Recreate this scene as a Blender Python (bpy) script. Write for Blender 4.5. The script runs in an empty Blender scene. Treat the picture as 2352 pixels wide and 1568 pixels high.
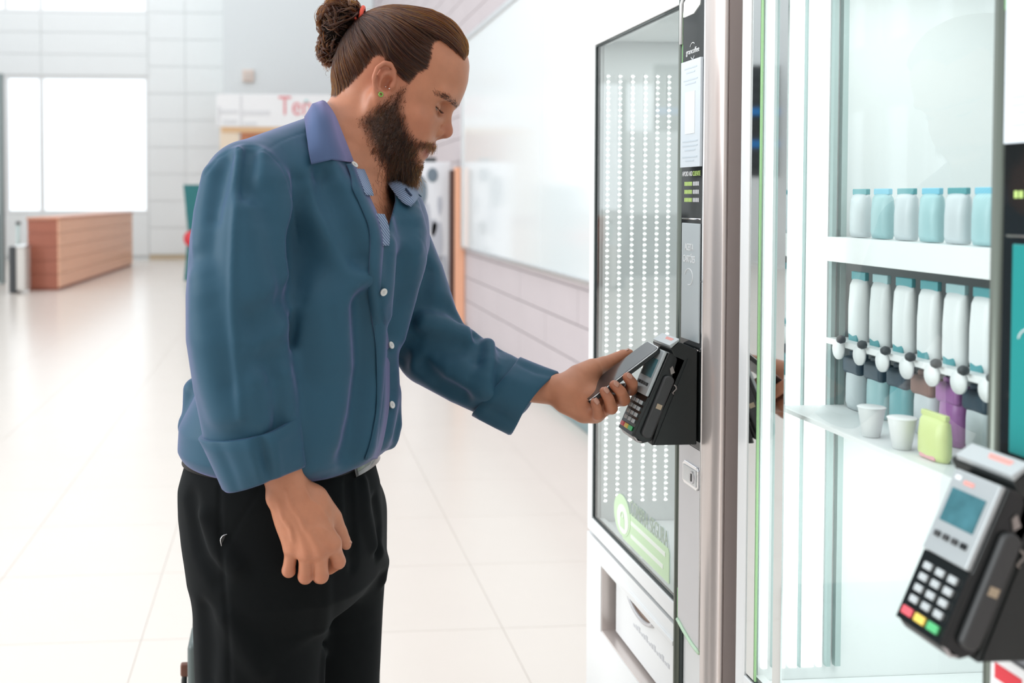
import bpy, bmesh, math, random
import numpy as np
import openvdb as vdb
from mathutils import Matrix, Vector

random.seed(7)
RNG = np.random.default_rng(11)
SC = bpy.context.scene
COL = SC.collection

# ------------------------------------------------------------------ camera, world, lights, exposure
F_PX, PPX, PPY = 2350.0, 830.0, 522.0
CAM_Z = 1.45
YAW = math.atan((PPX - 645.0) / F_PX)
PITCH = math.atan((PPY - 452.0) / math.hypot(F_PX, PPX - 645.0))
cam_d = bpy.data.cameras.new('camera')
cam = bpy.data.objects.new('camera', cam_d)
COL.objects.link(cam)
cam.location = (0, 0, CAM_Z)
cam.rotation_euler = (math.pi / 2 - PITCH, 0, -YAW)
cam_d.sensor_width = 36.0
cam_d.lens = F_PX / 2352.0 * 36.0
cam_d.shift_x = (1176 - PPX) / 2352.0
cam_d.shift_y = (PPY - 784) / 2352.0
cam_d.dof.use_dof = True
cam_d.dof.focus_distance = 1.55
cam_d.dof.aperture_fstop = 4.0
cam_d.clip_start = 0.05
SC.camera = cam

SC.view_settings.view_transform = 'Standard'
SC.view_settings.look = 'None'
SC.view_settings.gamma = 1.0
SC.view_settings.use_curve_mapping = False
SC.view_settings.exposure = 0.40
SC.cycles.max_bounces = 10
SC.cycles.diffuse_bounces = 4
SC.cycles.glossy_bounces = 6
SC.cycles.transmission_bounces = 8
SC.cycles.transparent_max_bounces = 16
SC.cycles.use_denoising = True

world = bpy.data.worlds.new('sky')
SC.world = world
world.use_nodes = True
bg = world.node_tree.nodes['Background']
bg.inputs['Color'].default_value = (0.93, 0.97, 1.0, 1)
bg.inputs['Strength'].default_value = 1.3


def area_light(name, loc, target, sx, sy, power, color=(1, 1, 1)):
    d = bpy.data.lights.new(name, 'AREA')
    d.shape = 'RECTANGLE'
    d.size, d.size_y, d.energy, d.color = sx, sy, power, color
    o = bpy.data.objects.new(name, d)
    COL.objects.link(o)
    o.location = loc
    o.rotation_euler = (Vector(target) - Vector(loc)).to_track_quat('-Z', 'Y').to_euler()
    return o


# daylight from the glazed side of the hall, to the left
area_light('window_daylight', (-10.0, 1.5, 4.0), (0.0, 1.8, 1.2), 7.0, 5.0, 520, (0.95, 0.98, 1.0))

RC = np.array(cam.rotation_euler.to_matrix())
CAM = np.array([0, 0, CAM_Z])


def W(px, py, y):
    """world point seen at pixel (px, py) whose world depth is y"""
    d = RC @ np.array([(px - PPX) / F_PX, -(py - PPY) / F_PX, -1.0])
    return CAM + d * (y / d[1])


def WX(px, py, x):
    """world point seen at pixel on the plane X = x"""
    d = RC @ np.array([(px - PPX) / F_PX, -(py - PPY) / F_PX, -1.0])
    return CAM + d * (x / d[0])


def WZ(px, py, z):
    d = RC @ np.array([(px - PPX) / F_PX, -(py - PPY) / F_PX, -1.0])
    return CAM + d * ((z - CAM_Z) / d[2])


def PROJ(P):
    q = (P - CAM) @ RC
    return PPX + F_PX * q[..., 0] / -q[..., 2], PPY - F_PX * q[..., 1] / -q[..., 2]


# ------------------------------------------------------------------ materials
def lin(c):
    if isinstance(c, str):
        c = c.lstrip('#')
        c = [int(c[i:i + 2], 16) / 255 for i in (0, 2, 4)]
    return tuple((x / 12.92 if x <= 0.04045 else ((x + 0.055) / 1.055) ** 2.4) for x in c)


MATS = {}


def mat(name, color, rough=0.5, metal=0.0, spec=0.5, emit=None, estr=0.0, noise=0.0, nscale=8.0, bump=0.0, bscale=60.0,
        coat=0.0, sheen=0.0, sheen_tint=(1, 1, 1), stretch=(1, 1, 1)):
    if name in MATS:
        return MATS[name]
    m = bpy.data.materials.new(name)
    m.use_nodes = True
    nt = m.node_tree
    b = nt.nodes['Principled BSDF']
    c = lin(color) if isinstance(color, str) else color
    b.inputs['Base Color'].default_value = (*c, 1)
    b.inputs['Roughness'].default_value = rough
    b.inputs['Metallic'].default_value = metal
    b.inputs['Specular IOR Level'].default_value = spec
    b.inputs['Coat Weight'].default_value = coat
    b.inputs['Sheen Weight'].default_value = sheen
    b.inputs['Sheen Tint'].default_value = (*sheen_tint, 1)
    if emit is not None:
        b.inputs['Emission Color'].default_value = (*(lin(emit) if isinstance(emit, str) else emit), 1)
        b.inputs['Emission Strength'].default_value = estr
    if noise or bump:
        tc = nt.nodes.new('ShaderNodeTexCoord')
        mp = nt.nodes.new('ShaderNodeMapping')
        mp.inputs['Scale'].default_value = stretch
        nt.links.new(tc.outputs['Object'], mp.inputs[0])
    if noise:
        n = nt.nodes.new('ShaderNodeTexNoise')
        n.inputs['Scale'].default_value = nscale
        n.inputs['Detail'].default_value = 4
        mx = nt.nodes.new('ShaderNodeMix')
        mx.data_type = 'RGBA'
        nt.links.new(mp.outputs[0], n.inputs['Vector'])
        nt.links.new(n.outputs['Fac'], mx.inputs['Factor'])
        mx.inputs['A'].default_value = (*[max(0, x * (1 - noise)) for x in c], 1)
        mx.inputs['B'].default_value = (*[min(1, x * (1 + noise)) for x in c], 1)
        nt.links.new(mx.outputs['Result'], b.inputs['Base Color'])
    if bump:
        n = nt.nodes.new('ShaderNodeTexNoise')
        n.inputs['Scale'].default_value = bscale
        bp = nt.nodes.new('ShaderNodeBump')
        bp.inputs['Strength'].default_value = bump
        bp.inputs['Distance'].default_value = 0.002
        nt.links.new(mp.outputs[0], n.inputs['Vector'])
        nt.links.new(n.outputs['Fac'], bp.inputs['Height'])
        nt.links.new(bp.outputs['Normal'], b.inputs['Normal'])
    MATS[name] = m
    return m


def glass_mat(name, ior=1.5, tint=(0.97, 0.99, 0.98), rough=0.0):
    """window glass: mirrors by Fresnel, lets the rest straight through"""
    m = bpy.data.materials.new(name)
    m.use_nodes = True
    nt = m.node_tree
    nt.nodes.clear()
    out = nt.nodes.new('ShaderNodeOutputMaterial')
    mix = nt.nodes.new('ShaderNodeMixShader')
    fr = nt.nodes.new('ShaderNodeFresnel')
    fr.inputs['IOR'].default_value = ior
    tr = nt.nodes.new('ShaderNodeBsdfTransparent')
    tr.inputs['Color'].default_value = (*tint, 1)
    gl = nt.nodes.new('ShaderNodeBsdfGlossy')
    gl.inputs['Roughness'].default_value = rough
    ge = nt.nodes.new('ShaderNodeNewGeometry')
    inv = nt.nodes.new('ShaderNodeMath')
    inv.operation = 'SUBTRACT'
    inv.inputs[0].default_value = 1.0
    mul = nt.nodes.new('ShaderNodeMath')
    mul.operation = 'MULTIPLY'
    nt.links.new(ge.outputs['Backfacing'], inv.inputs[1])
    nt.links.new(fr.outputs[0], mul.inputs[0])
    nt.links.new(inv.outputs[0], mul.inputs[1])
    nt.links.new(mul.outputs[0], mix.inputs[0])
    nt.links.new(tr.outputs[0], mix.inputs[1])
    nt.links.new(gl.outputs[0], mix.inputs[2])
    nt.links.new(mix.outputs[0], out.inputs[0])
    MATS[name] = m
    return m


# ------------------------------------------------------------------ object helpers
def link_mesh(name, me, m=None, parent=None, smooth=False):
    o = bpy.data.objects.new(name, me)
    COL.objects.link(o)
    if m is not None:
        for x in (m if isinstance(m, (list, tuple)) else [m]):
            me.materials.append(x)
    if parent is not None:
        o.parent = parent
        o.matrix_parent_inverse = Matrix.Translation(-Vector(parent.location)) if parent.type == 'EMPTY' else Matrix.Identity(4)
    if smooth:
        me.polygons.foreach_set('use_smooth', np.ones(len(me.polygons), dtype=bool))
    return o


def from_bm(name, bm, m, parent=None, smooth=False, bevel=0.0, seg=2, auto=False):
    bmesh.ops.recalc_face_normals(bm, faces=bm.faces[:])
    me = bpy.data.meshes.new(name)
    bm.to_mesh(me)
    bm.free()
    o = link_mesh(name, me, m, parent, smooth)
    if bevel > 0:
        md = o.modifiers.new('bevel', 'BEVEL')
        md.width, md.segments, md.limit_method, md.angle_limit = bevel, seg, 'ANGLE', math.radians(35)
        if not smooth:
            me.polygons.foreach_set('use_smooth', np.ones(len(me.polygons), dtype=bool))
            wn = o.modifiers.new('wn', 'WEIGHTED_NORMAL')
            wn.keep_sharp = True
    return o


def bm_box(bm, lo, hi, mi=0):
    lo, hi = np.minimum(lo, hi), np.maximum(lo, hi)
    vs = [bm.verts.new((x, y, z)) for x in (lo[0], hi[0]) for y in (lo[1], hi[1]) for z in (lo[2], hi[2])]
    for f in ((0, 1, 3, 2), (4, 6, 7, 5), (0, 4, 5, 1), (2, 3, 7, 6), (0, 2, 6, 4), (1, 5, 7, 3)):
        fc = bm.faces.new([vs[i] for i in f])
        fc.material_index = mi
    return vs


def box(name, lo, hi, m, parent=None, bevel=0.0, seg=2):
    bm = bmesh.new()
    bm_box(bm, lo, hi)
    return from_bm(name, bm, m, parent, bevel=bevel, seg=seg)


def bm_prism(bm, pts, off, mi=0):
    """polygon of 3-D points extruded by a vector"""
    off = np.asarray(off)
    a = [bm.verts.new(tuple(p)) for p in pts]
    b = [bm.verts.new(tuple(np.asarray(p) + off)) for p in pts]
    n = len(pts)
    bm.faces.new(a).material_index = mi
    bm.faces.new(b[::-1]).material_index = mi
    for i in range(n):
        bm.faces.new((a[i], a[(i + 1) % n], b[(i + 1) % n], b[i])).material_index = mi


def prism(name, pts, off, m, parent=None, bevel=0.0, seg=2):
    bm = bmesh.new()
    bm_prism(bm, pts, off)
    return from_bm(name, bm, m, parent, bevel=bevel, seg=seg)


def bm_tube(bm, pts, radii, n=12, cap=True, mi=0):
    pts = [np.asarray(p, float) for p in pts]
    if np.isscalar(radii):
        radii = [radii] * len(pts)
    up = np.array([0.0, 0.0, 1.0])
    rings = []
    prev = None
    for i, p in enumerate(pts):
        t = pts[min(i + 1, len(pts) - 1)] - pts[max(i - 1, 0)]
        t = t / (np.linalg.norm(t) + 1e-12)
        if prev is None:
            ref = up if abs(t @ up) < 0.9 else np.array([1.0, 0, 0])
            x = np.cross(t, ref)
        else:
            x = prev - t * (prev @ t)
        x /= np.linalg.norm(x)
        prev = x
        y = np.cross(t, x)
        rings.append([bm.verts.new(tuple(p + radii[i] * (math.cos(a) * x + math.sin(a) * y)))
                      for a in np.linspace(0, 2 * math.pi, n, endpoint=False)])
    for r0, r1 in zip(rings[:-1], rings[1:]):
        for k in range(n):
            bm.faces.new((r0[k], r0[(k + 1) % n], r1[(k + 1) % n], r1[k])).material_index = mi
    if cap:
        bm.faces.new(rings[0][::-1]).material_index = mi
        bm.faces.new(rings[-1]).material_index = mi
    return rings


def tube(name, pts, radii, m, parent=None, n=12, smooth=True):
    bm = bmesh.new()
    bm_tube(bm, pts, radii, n)
    return from_bm(name, bm, m, parent, smooth=smooth)


def lathe(name, prof, loc, m, parent=None, n=24, axis='Z'):
    """prof: list of (r, h)"""
    bm = bmesh.new()
    rings = []
    for r, h in prof:
        rings.append([bm.verts.new((loc[0] + r * math.cos(a), loc[1] + r * math.sin(a), loc[2] + h))
                      for a in np.linspace(0, 2 * math.pi, n, endpoint=False)])
    for r0, r1 in zip(rings[:-1], rings[1:]):
        for k in range(n):
            bm.faces.new((r0[k], r0[(k + 1) % n], r1[(k + 1) % n], r1[k]))
    bm.faces.new(rings[0][::-1])
    bm.faces.new(rings[-1])
    return from_bm(name, bm, m, parent, bevel=0.0, smooth=True)


def empty(name, loc, label=None, cat=None, group=None):
    o = bpy.data.objects.new(name, None)
    COL.objects.link(o)
    o.location = tuple(loc)
    tag(o, label, cat, group)
    return o


def tag(o, label=None, cat=None, group=None, kind=None):
    if label:
        o['label'] = label
    if cat:
        o['category'] = cat
    if group:
        o['group'] = group
    if kind:
        o['kind'] = kind
    return o


def struct(o):
    o['kind'] = 'structure'
    return o


def text(name, body, size, loc, rot, m, parent=None, extrude=0.0004, align='CENTER', squash=1.0):
    c = bpy.data.curves.new(name, 'FONT')
    c.body = body
    c.size = size
    c.extrude = extrude
    c.align_x = align
    c.align_y = 'CENTER'
    t = bpy.data.objects.new(name, c)
    COL.objects.link(t)
    bpy.context.view_layer.update()
    me = bpy.data.meshes.new_from_object(t.evaluated_get(bpy.context.evaluated_depsgraph_get()))
    bpy.data.objects.remove(t)
    me.name = name
    me.materials.clear()
    M = Matrix.Translation(Vector(loc)) @ rot.to_4x4() @ Matrix.Diagonal((squash, 1, 1, 1))
    me.transform(M)
    return link_mesh(name, me, m, parent)


# text rotations: facing -X (machine fronts) and facing -Y (towards the camera)
ROT_NX = Matrix(((0, 0, -1), (-1, 0, 0), (0, 1, 0)))
ROT_NY = Matrix(((1, 0, 0), (0, 0, -1), (0, 1, 0)))

# ------------------------------------------------------------------ the hall
M_FLOOR = mat('porcelain floor', (0.71, 0.645, 0.585), rough=0.22, noise=0.03, nscale=2.0)
M_WALL = mat('white cladding', (0.86, 0.885, 0.885), rough=0.55)
M_WALLGAP = mat('cladding joint', (0.66, 0.68, 0.68), rough=0.8)
M_BLOCK = mat('pale pink stone', (0.52, 0.465, 0.48), rough=0.6, noise=0.05, nscale=3)
M_BLOCKGAP = mat('stone joint', (0.55, 0.50, 0.51), rough=0.9)
M_GREYWALL = mat('light grey plaster', (0.70, 0.75, 0.76), rough=0.7)
M_BOARD = mat('white board enamel', (0.72, 0.76, 0.77), rough=0.12)
M_ALU = mat('brushed aluminium', (0.72, 0.74, 0.75), rough=0.3, metal=0.9)
M_PAINT_W = mat('white frame paint', (0.85, 0.86, 0.86), rough=0.4)
M_WOOD = mat('orange veneer', '#cc8a68', rough=0.4, noise=0.12, nscale=3, stretch=(1, 1, 14))
M_WOOD_L = mat('peach veneer', '#eeb898', rough=0.35, noise=0.1, nscale=3, stretch=(1, 1, 14))
M_WOOD_D = mat('dark veneer', '#a4614c', rough=0.45, noise=0.12, nscale=3, stretch=(1, 1, 14))
M_BLACK = mat('black plastic', (0.012, 0.014, 0.015), rough=0.35)
M_DARK = mat('dark grey', (0.05, 0.055, 0.06), rough=0.5)
M_TEAL = mat('teal print', '#1d6f72', rough=0.5)
M_RED = mat('red print', '#d8404a', rough=0.5)
G_WIN = glass_mat('window glass', 1.25, (0.98, 0.995, 1.0))

XW = 1.90      # right wall
YF = 24.0      # far wall
XL = -9.0      # left wall

fl = struct(box('floor', (XL, -4.0, -0.12), (XW, YF, -0.003), M_FLOOR))
# floor tiles, 60 x 60 cm, each with its own edges; farther out the slab alone
T = 0.60
bm = bmesh.new()
bm_box(bm, (0.001, 0.001, -0.008), (T - 0.001, T - 0.001, 0.0))
bmesh.ops.recalc_face_normals(bm, faces=bm.faces[:])
tile_me = bpy.data.meshes.new('tile')
bm.to_mesh(tile_me)
bm.free()
tile_me.materials.append(M_FLOOR)
ntile = 0
cand = []
for j in range(0, 24):
    y0 = 3.354 - 2 * T + j * T
    for i in range(-14, 5):
        x0 = 0.741 - 1 * T + i * T
        cs = np.array([[x0 + a * T, y0 + b * T, 0] for a in (0, 1) for b in (0, 1)])
        if x0 + T > XW - 0.01:
            continue
        px, py = PROJ(cs)
        if px.max() < -60 or px.min() > 1420 or py.min() > 1640 or y0 > 12.5:
            continue
        cand.append((y0, x0))
for y0, x0 in sorted(cand)[:290]:
    o = bpy.data.objects.new('tile', tile_me)
    COL.objects.link(o)
    o.location = (x0, y0, 0)
    o.parent = fl


def wall_with_holes(name, axis, pos, thick, a0, a1, z0, z1, holes, m):
    """axis 'Y': wall in the XZ plane at y = pos; axis 'X': in the YZ plane at x = pos.  holes: (a0, a1, z0, z1)"""
    bm = bmesh.new()
    av = sorted({a0, a1, *[h[0] for h in holes], *[h[1] for h in holes]})
    zv = sorted({z0, z1, *[h[2] for h in holes], *[h[3] for h in holes]})
    for i in range(len(av) - 1):
        run = None
        for k in range(len(zv) - 1):
            ca, cz = (av[i] + av[i + 1]) / 2, (zv[k] + zv[k + 1]) / 2
            solid = not any(h[0] < ca < h[1] and h[2] < cz < h[3] for h in holes)
            if solid:
                lo, hi = (av[i], zv[k]), (av[i + 1], zv[k + 1])
                if axis == 'Y':
                    bm_box(bm, (lo[0], pos, lo[1]), (hi[0], pos + thick, hi[1]))
                else:
                    bm_box(bm, (pos, lo[0], lo[1]), (pos + thick, hi[0], hi[1]))
    bmesh.ops.remove_doubles(bm, verts=bm.verts[:], dist=1e-5)
    return struct(from_bm(name, bm, m))


def window(name, axis, pos, a0, a1, z0, z1, mull=(), bar=(), fw=0.06):
    """frame, mullions and panes"""
    def bx(nm, b0, b1, c0, c1, d0, d1, m, par=None):
        if axis == 'Y':
            return box(nm, (b0, pos + d0, c0), (b1, pos + d1, c1), m, par)
        return box(nm, (pos + d0, b0, c0), (pos + d1, b1, c1), m, par)
    bm = bmesh.new()
    for b0, b1, c0, c1 in ((a0, a0 + fw, z0, z1), (a1 - fw, a1, z0, z1), (a0 + fw, a1 - fw, z0, z0 + fw), (a0 + fw, a1 - fw, z1 - fw, z1)):
        lo = (b0, pos + 0.02, c0) if axis == 'Y' else (pos + 0.02, b0, c0)
        hi = (b1, pos + 0.10, c1) if axis == 'Y' else (pos + 0.10, b1, c1)
        bm_box(bm, lo, hi)
    w = struct(from_bm(name, bm, M_PAINT_W))
    for c in mull:
        bx('mullion', c - 0.05, c + 0.05, z0 + fw, z1 - fw, 0.03, 0.09, M_PAINT_W, w)
    edges = [a0 + fw] + list(mull) + [a1 - fw]
    for e0, e1 in zip(edges[:-1], edges[1:]):
        bx('pane', e0 + 0.03 * (e0 in mull), e1, z0 + fw, z1 - fw, 0.055, 0.065, G_WIN, w)
    return w


# far wall (windows, white cladding, grey bulkhead)
wx = [W(12, 300, YF)[0], W(95, 300, YF)[0], W(340, 300, YF)[0]]
wz0, wz1 = W(300, 489, YF)[2], W(300, 176, YF)[2]
uz0 = W(300, 30, YF)[2]
far_holes = [(wx[0] - 1.4, wx[2], wz0, wz1), (wx[0] - 1.4, wx[2], uz0, 7.6)]
wall_far = wall_with_holes('wall_far', 'Y', YF + 0.02, 0.2, XL, XW, 0.0, 8.0, far_holes, M_WALLGAP)
window('window_1', 'Y', YF, wx[0] - 1.4, wx[2], wz0, wz1, mull=(wx[0] + 0.02, wx[1]))
window('window_2', 'Y', YF, wx[0] - 1.4, wx[2], uz0, 7.6, mull=(wx[0] + 0.02, wx[1]))
# cladding panels on the far wall
rows = np.arange(0.12, 7.9, 0.62)


def panel(nm, lo, hi, m, par):
    return box(nm, lo, hi, m, par, bevel=0.0)


for z0 in rows:
    z1 = z0 + 0.62
    for a0, a1 in ((wx[2] + 0.02, wx[2] + 0.85), (wx[2] + 0.86, W(512, 300, YF)[0] + 0.2)):
        panel('panel', (a0, YF, z0 + 0.006), (a1, YF + 0.02, z1 - 0.006), M_WALL, wall_far)
zz = [wz1 + 0.02, wz1 + 0.5, wz1 + 1.0, uz0 - 0.02]
for z0, z1 in zip(zz[:-1], zz[1:]):
    for a0, a1 in ((XL + 0.1, wx[0] - 1.5), (wx[0] - 1.49, wx[1]), (wx[1] + 0.012, wx[2])):
        panel('panel', (a0, YF, z0 + 0.006), (a1, YF + 0.02, z1 - 0.006), M_WALL, wall_far)
for a0, a1 in ((XL + 0.1, wx[0] - 1.5), (wx[0] - 1.49, wx[1]), (wx[1] + 0.012, wx[2])):
    panel('panel', (a0, YF, 0.1), (a1, YF + 0.02, wz0 - 0.02), M_WALL, wall_far)
struct(box('baseboard_far', (wx[2] + 0.02, YF - 0.03, 0.0), (W(515, 590, YF)[0], YF, 0.11), mat('pale oak', '#c9b79c', rough=0.6)))
# grey bulkhead wall above the food stall
gx0 = W(512, 100, 21.0)[0]
gz0 = W(560, 217, 21.0)[2]
struct(box('wall_bulkhead', (gx0, 21.0, gz0), (XW, YF - 0.02, 8.0), M_GREYWALL))
fa0, fa1 = W(557, 188, 21.0), W(583, 160, 21.0)
o = box('alarm_box', (fa0[0], 20.93, fa0[2]), (fa1[0], 20.995, fa1[2]), mat('cream plastic', (0.72, 0.62, 0.56), rough=0.5), bevel=0.015)
tag(o, 'small cream alarm box mounted high on the light grey wall', 'alarm box')
box('cover', (fa0[0] + 0.05, 20.915, fa0[2] + 0.05), (fa1[0] - 0.05, 20.93, fa1[2] - 0.05), mat('beige plastic', (0.62, 0.55, 0.50), rough=0.5), o)
struct(box('ground_outside', (-40, YF + 0.4, -0.4), (30, 90, -0.3), mat('pale concrete', (0.62, 0.66, 0.68), rough=0.9)))

# right wall of large stone blocks
wall_right = struct(box('wall_right', (XW + 0.012, -3.0, 0.0), (XW + 0.25, YF, 8.0), M_BLOCKGAP))
BL, BH = 1.60, 0.24
bm = bmesh.new()
bm_box(bm, (0, 0.004, 0.004), (0.02, BL - 0.004, BH - 0.004))
bmesh.ops.recalc_face_normals(bm, faces=bm.faces[:])
block_me = bpy.data.meshes.new('block')
bm.to_mesh(block_me)
bm.free()
block_me.materials.append(M_BLOCK)
nb = 0
for r in range(0, 26):
    z0 = 0.15 - BH + r * BH
    if z0 < -0.01:
        continue
    for c in range(-1, 13):
        y0 = 7.2 + (0.8 if r % 2 else 0) + (c - 1) * BL
        if y0 + BL > YF:
            continue
        cs = np.array([[XW, y0 + a * BL, z0 + b * BH] for a in (0, 1) for b in (0, 1)])
        px, py = PROJ(cs)
        if px.min() > 1365 or px.max() < 880 or py.max() < -10 or py.min() > 1100:
            continue
        if y0 > 1.0 and y0 + BL < 10.3 and z0 > 0.92 and z0 + BH < 3.04:
            continue                      # wholly behind the white board
        if nb >= 296:
            continue
        o = bpy.data.objects.new('block', block_me)
        COL.objects.link(o)
        o.location = (XW - 0.006, y0, z0)
        o.parent = wall_right
        nb += 1
struct(box('baseboard_right', (XW - 0.03, 1.0, 0.0), (XW - 0.007, 10.0, 0.07), mat('dark teal skirting', (0.18, 0.25, 0.26), rough=0.5)))

# left wall: tall windows, only met as reflections in the machines' glass
lh = []
for y0, y1 in ((12.2, 13.2), (13.7, 14.7), (15.1, 15.75), (16.2, 17.05), (17.5, 18.2)):
    lh += [(y0, y1, 1.3, 3.05), (y0, y1, 4.1, 6.6)]
wall_left = wall_with_holes('wall_left', 'X', XL - 0.25, 0.25, 6.0, YF, 0.0, 8.0, lh, M_WALL)
for n, (y0, y1, z0, z1) in enumerate(lh):
    window('window_%d' % (n + 3), 'X', XL - 0.2, y0, y1, z0, z1, fw=0.05)

struct(box('unseen_back_wall', (XL - 0.25, -4.3, 0.0), (XW + 0.25, -4.0, 8.0), mat('warm grey plaster', (0.42, 0.40, 0.38), rough=0.8)))  # unseen wall added behind the camera to cut the frontal fill light

# departure board on the left of the hall
pb = empty('information_board', (-7.4, 20.0, 1.8), 'wide dark information board with two blue strips hung at the left side of the hall', 'sign')
box('screen', (-8.7, 20.0, 1.85), (-6.15, 20.15, 4.1), mat('board screen', (0.02, 0.024, 0.026), rough=0.3), pb)
for z in (3.1, 2.45):
    box('strip', (-8.7, 19.985, z), (-6.15, 20.0, z + 0.14), mat('blue strip', '#1a78c0', rough=0.4), pb)
for k in range(10):
    if k in (4, 5):
        continue
    box('slat', (-8.68, 19.99, 1.95 + k * 0.215), (-6.17, 20.0, 2.0 + k * 0.215), M_DARK, pb)
box('post', (-7.45, 20.03, 0.0), (-7.35, 20.1, 1.85), M_ALU, pb)

# white board panels along the right wall
wb = empty('white_board', (XW - 0.03, 6.0, 0.92), 'long glossy white board in a thin silver frame on the stone wall', 'board')
for y0, y1 in ((10.35, 7.2), (7.2, 4.05), (4.05, 2.0)):
    box('panel', (XW - 0.045, y1 + 0.006, 0.945), (XW - 0.008, y0 - 0.006, 3.0), M_BOARD, wb, bevel=0.004)
for z0, z1 in ((0.915, 0.945), (3.0, 3.05)):
    box('rail', (XW - 0.06, 2.0, z0), (XW - 0.008, 10.4, z1), M_ALU, wb, bevel=0.004)
box('stile', (XW - 0.06, 10.35, 0.945), (XW - 0.008, 10.4, 3.0), M_ALU, wb, bevel=0.004)

# ------------------------------------------------------------------ furniture in the background
# wooden counter, boarded
c0 = W(136, 662, 16.2)
c1 = W(305, 604, 22.0)
ctop = W(136, 499, 16.2)[2]
cxl = W(63, 660, 16.2)[0]
cn = empty('counter', (c0[0] - 0.25, 19, 0), 'long low counter of orange brown wooden boards below the window', 'counter')
nrow = 5
for k in range(nrow):
    z0, z1 = 0.04 + (ctop - 0.07) * k / nrow, 0.04 + (ctop - 0.07) * (k + 1) / nrow
    box('end_board', (cxl + 0.01, 16.2, z0 + 0.003), (c0[0] - 0.02, 16.22, z1 - 0.003), M_WOOD_D, cn)
    for q in range(3):
        ya, yb = 16.2 + q * 1.93, 16.2 + (q + 1) * 1.93
        prism('board', [(c0[0] + (c1[0] - c0[0]) * (ya - 16.2) / 5.8, ya + 0.004, z0 + 0.003), (c0[0] + (c1[0] - c0[0]) * (yb - 16.2) / 5.8, yb - 0.004, z0 + 0.003),
                        (c0[0] + (c1[0] - c0[0]) * (yb - 16.2) / 5.8, yb - 0.004, z1 - 0.003), (c0[0] + (c1[0] - c0[0]) * (ya - 16.2) / 5.8, ya + 0.004, z1 - 0.003)],
              (-0.02, 0, 0), M_WOOD_L, cn)
prism('carcass', [(cxl + 0.02, 16.225, 0.0), (c0[0] - 0.025, 16.225, 0.0), (c1[0] - 0.025, 22.0, 0.0), (c1[0] - 0.6, 22.0, 0.0)], (0, 0, ctop - 0.06), M_WOOD_D, cn)
prism('worktop', [(cxl, 16.18, ctop - 0.03), (c0[0] + 0.01, 16.18, ctop - 0.03), (c1[0] + 0.01, 22.02, ctop - 0.03), (c1[0] - 0.62, 22.02, ctop - 0.03)], (0, 0, 0.03), M_WOOD, cn)

# waste bin in front of the counter's end
b0, b1 = W(27, 667, 15.9), W(64, 562, 15.9)
bn = empty('waste_bin', ((b0[0] + b1[0]) / 2, 15.9, 0), 'slim grey waste bin with a dark side standing before the counter end', 'bin')
box('body', (b0[0] + 0.1, 15.75, 0.03), (b1[0], 16.05, b1[2] - 0.03), mat('bin steel', (0.62, 0.60, 0.57), rough=0.4, metal=0.3), bn, bevel=0.02)
box('side_panel', (b0[0], 15.74, 0.0), (b0[0] + 0.1, 16.06, b1[2] - 0.02), M_DARK, bn, bevel=0.01)
box('lid', (b0[0] + 0.09, 15.73, b1[2] - 0.03), (b1[0] + 0.01, 16.07, b1[2]), M_ALU, bn, bevel=0.01)
# barrier post behind the bin
p0, p1 = W(43, 640, 17.0), W(43, 515, 17.0)
bp = empty('barrier_post', (p0[0], 17.0, 0), 'thin pale green metal barrier post standing behind the waste bin', 'post')
lathe('post', [(0.03, 0.03), (0.03, p1[2])], (p0[0], 17.0, 0), mat('pale green metal', (0.55, 0.68, 0.66), rough=0.4), bp, n=12)
lathe('foot', [(0.16, 0.0), (0.15, 0.02), (0.04, 0.035)], (p0[0], 17.0, 0), M_DARK, bp, n=20)
lathe('cap', [(0.04, p1[2]), (0.04, p1[2] + 0.03), (0.02, p1[2] + 0.05)], (p0[0], 17.0, 0), M_DARK, bp, n=12)
# grey glazed door leaf at the left edge
e0, e1 = W(-20, 650, 17.5), W(7, 640, 17.5)
dr = struct(box('door_1', (e0[0] - 1.0, 17.5, 0.0), (e1[0], 17.56, 2.6), M_GREYWALL))
box('door_frame', (e1[0] - 0.05, 17.47, 0.0), (e1[0] + 0.02, 17.6, 3.5), mat('grey green frame', (0.22, 0.27, 0.27), rough=0.5), dr)
box('handle', (e1[0] - 0.16, 17.42, 0.9), (e1[0] - 0.12, 17.47, 1.3), M_ALU, dr)
box('lower_panel', (e0[0] - 0.9, 17.48, 0.05), (e1[0] - 0.06, 17.5, 1.15), M_DARK, dr)

# teal banner stand: waisted cloth on a folding stand
bl = [(421, 424), (432, 540), (421, 648)]
Yb = 17.4
ban = empty('banner_stand', (W(480, 648, Yb)[0], Yb, 0), 'teal waisted banner stand with a red spot behind the man', 'banner')
L0, L1, L2 = [W(x, y, Yb) for x, y in bl]
Wd = 0.86
bm = bmesh.new()
lv, rv = [], []
for t in np.linspace(0, 1, 13):
    z = L0[2] * (1 - t) + max(0.03, L2[2]) * t
    inset = (L1[0] - L0[0]) * (1 - abs(2 * t - 1))
    lv.append((L0[0] + inset, Yb, z))
    rv.append((L0[0] + Wd - inset, Yb, z))
bm_prism(bm, lv + rv[::-1], (0, 0.012, 0))
from_bm('cloth', bm, M_TEAL, ban)
r0 = W(434, 548, Yb)
lathe('spot', [(0.001, 0), (0.14, 0.0), (0.14, 0.006), (0.001, 0.006)], (0, 0, 0), M_RED, ban, n=20)
sp = [o for o in COL.objects if o.name == 'spot'][0]
sp.data.transform(Matrix.Translation((r0[0] + 0.05, Yb - 0.004, r0[2])) @ Matrix.Rotation(math.pi / 2, 4, 'X'))
tube('pole', [(L0[0] + Wd / 2, Yb + 0.04, 0.02), (L0[0] + Wd / 2, Yb + 0.03, L0[2])], 0.012, M_ALU, ban, n=8)
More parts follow.
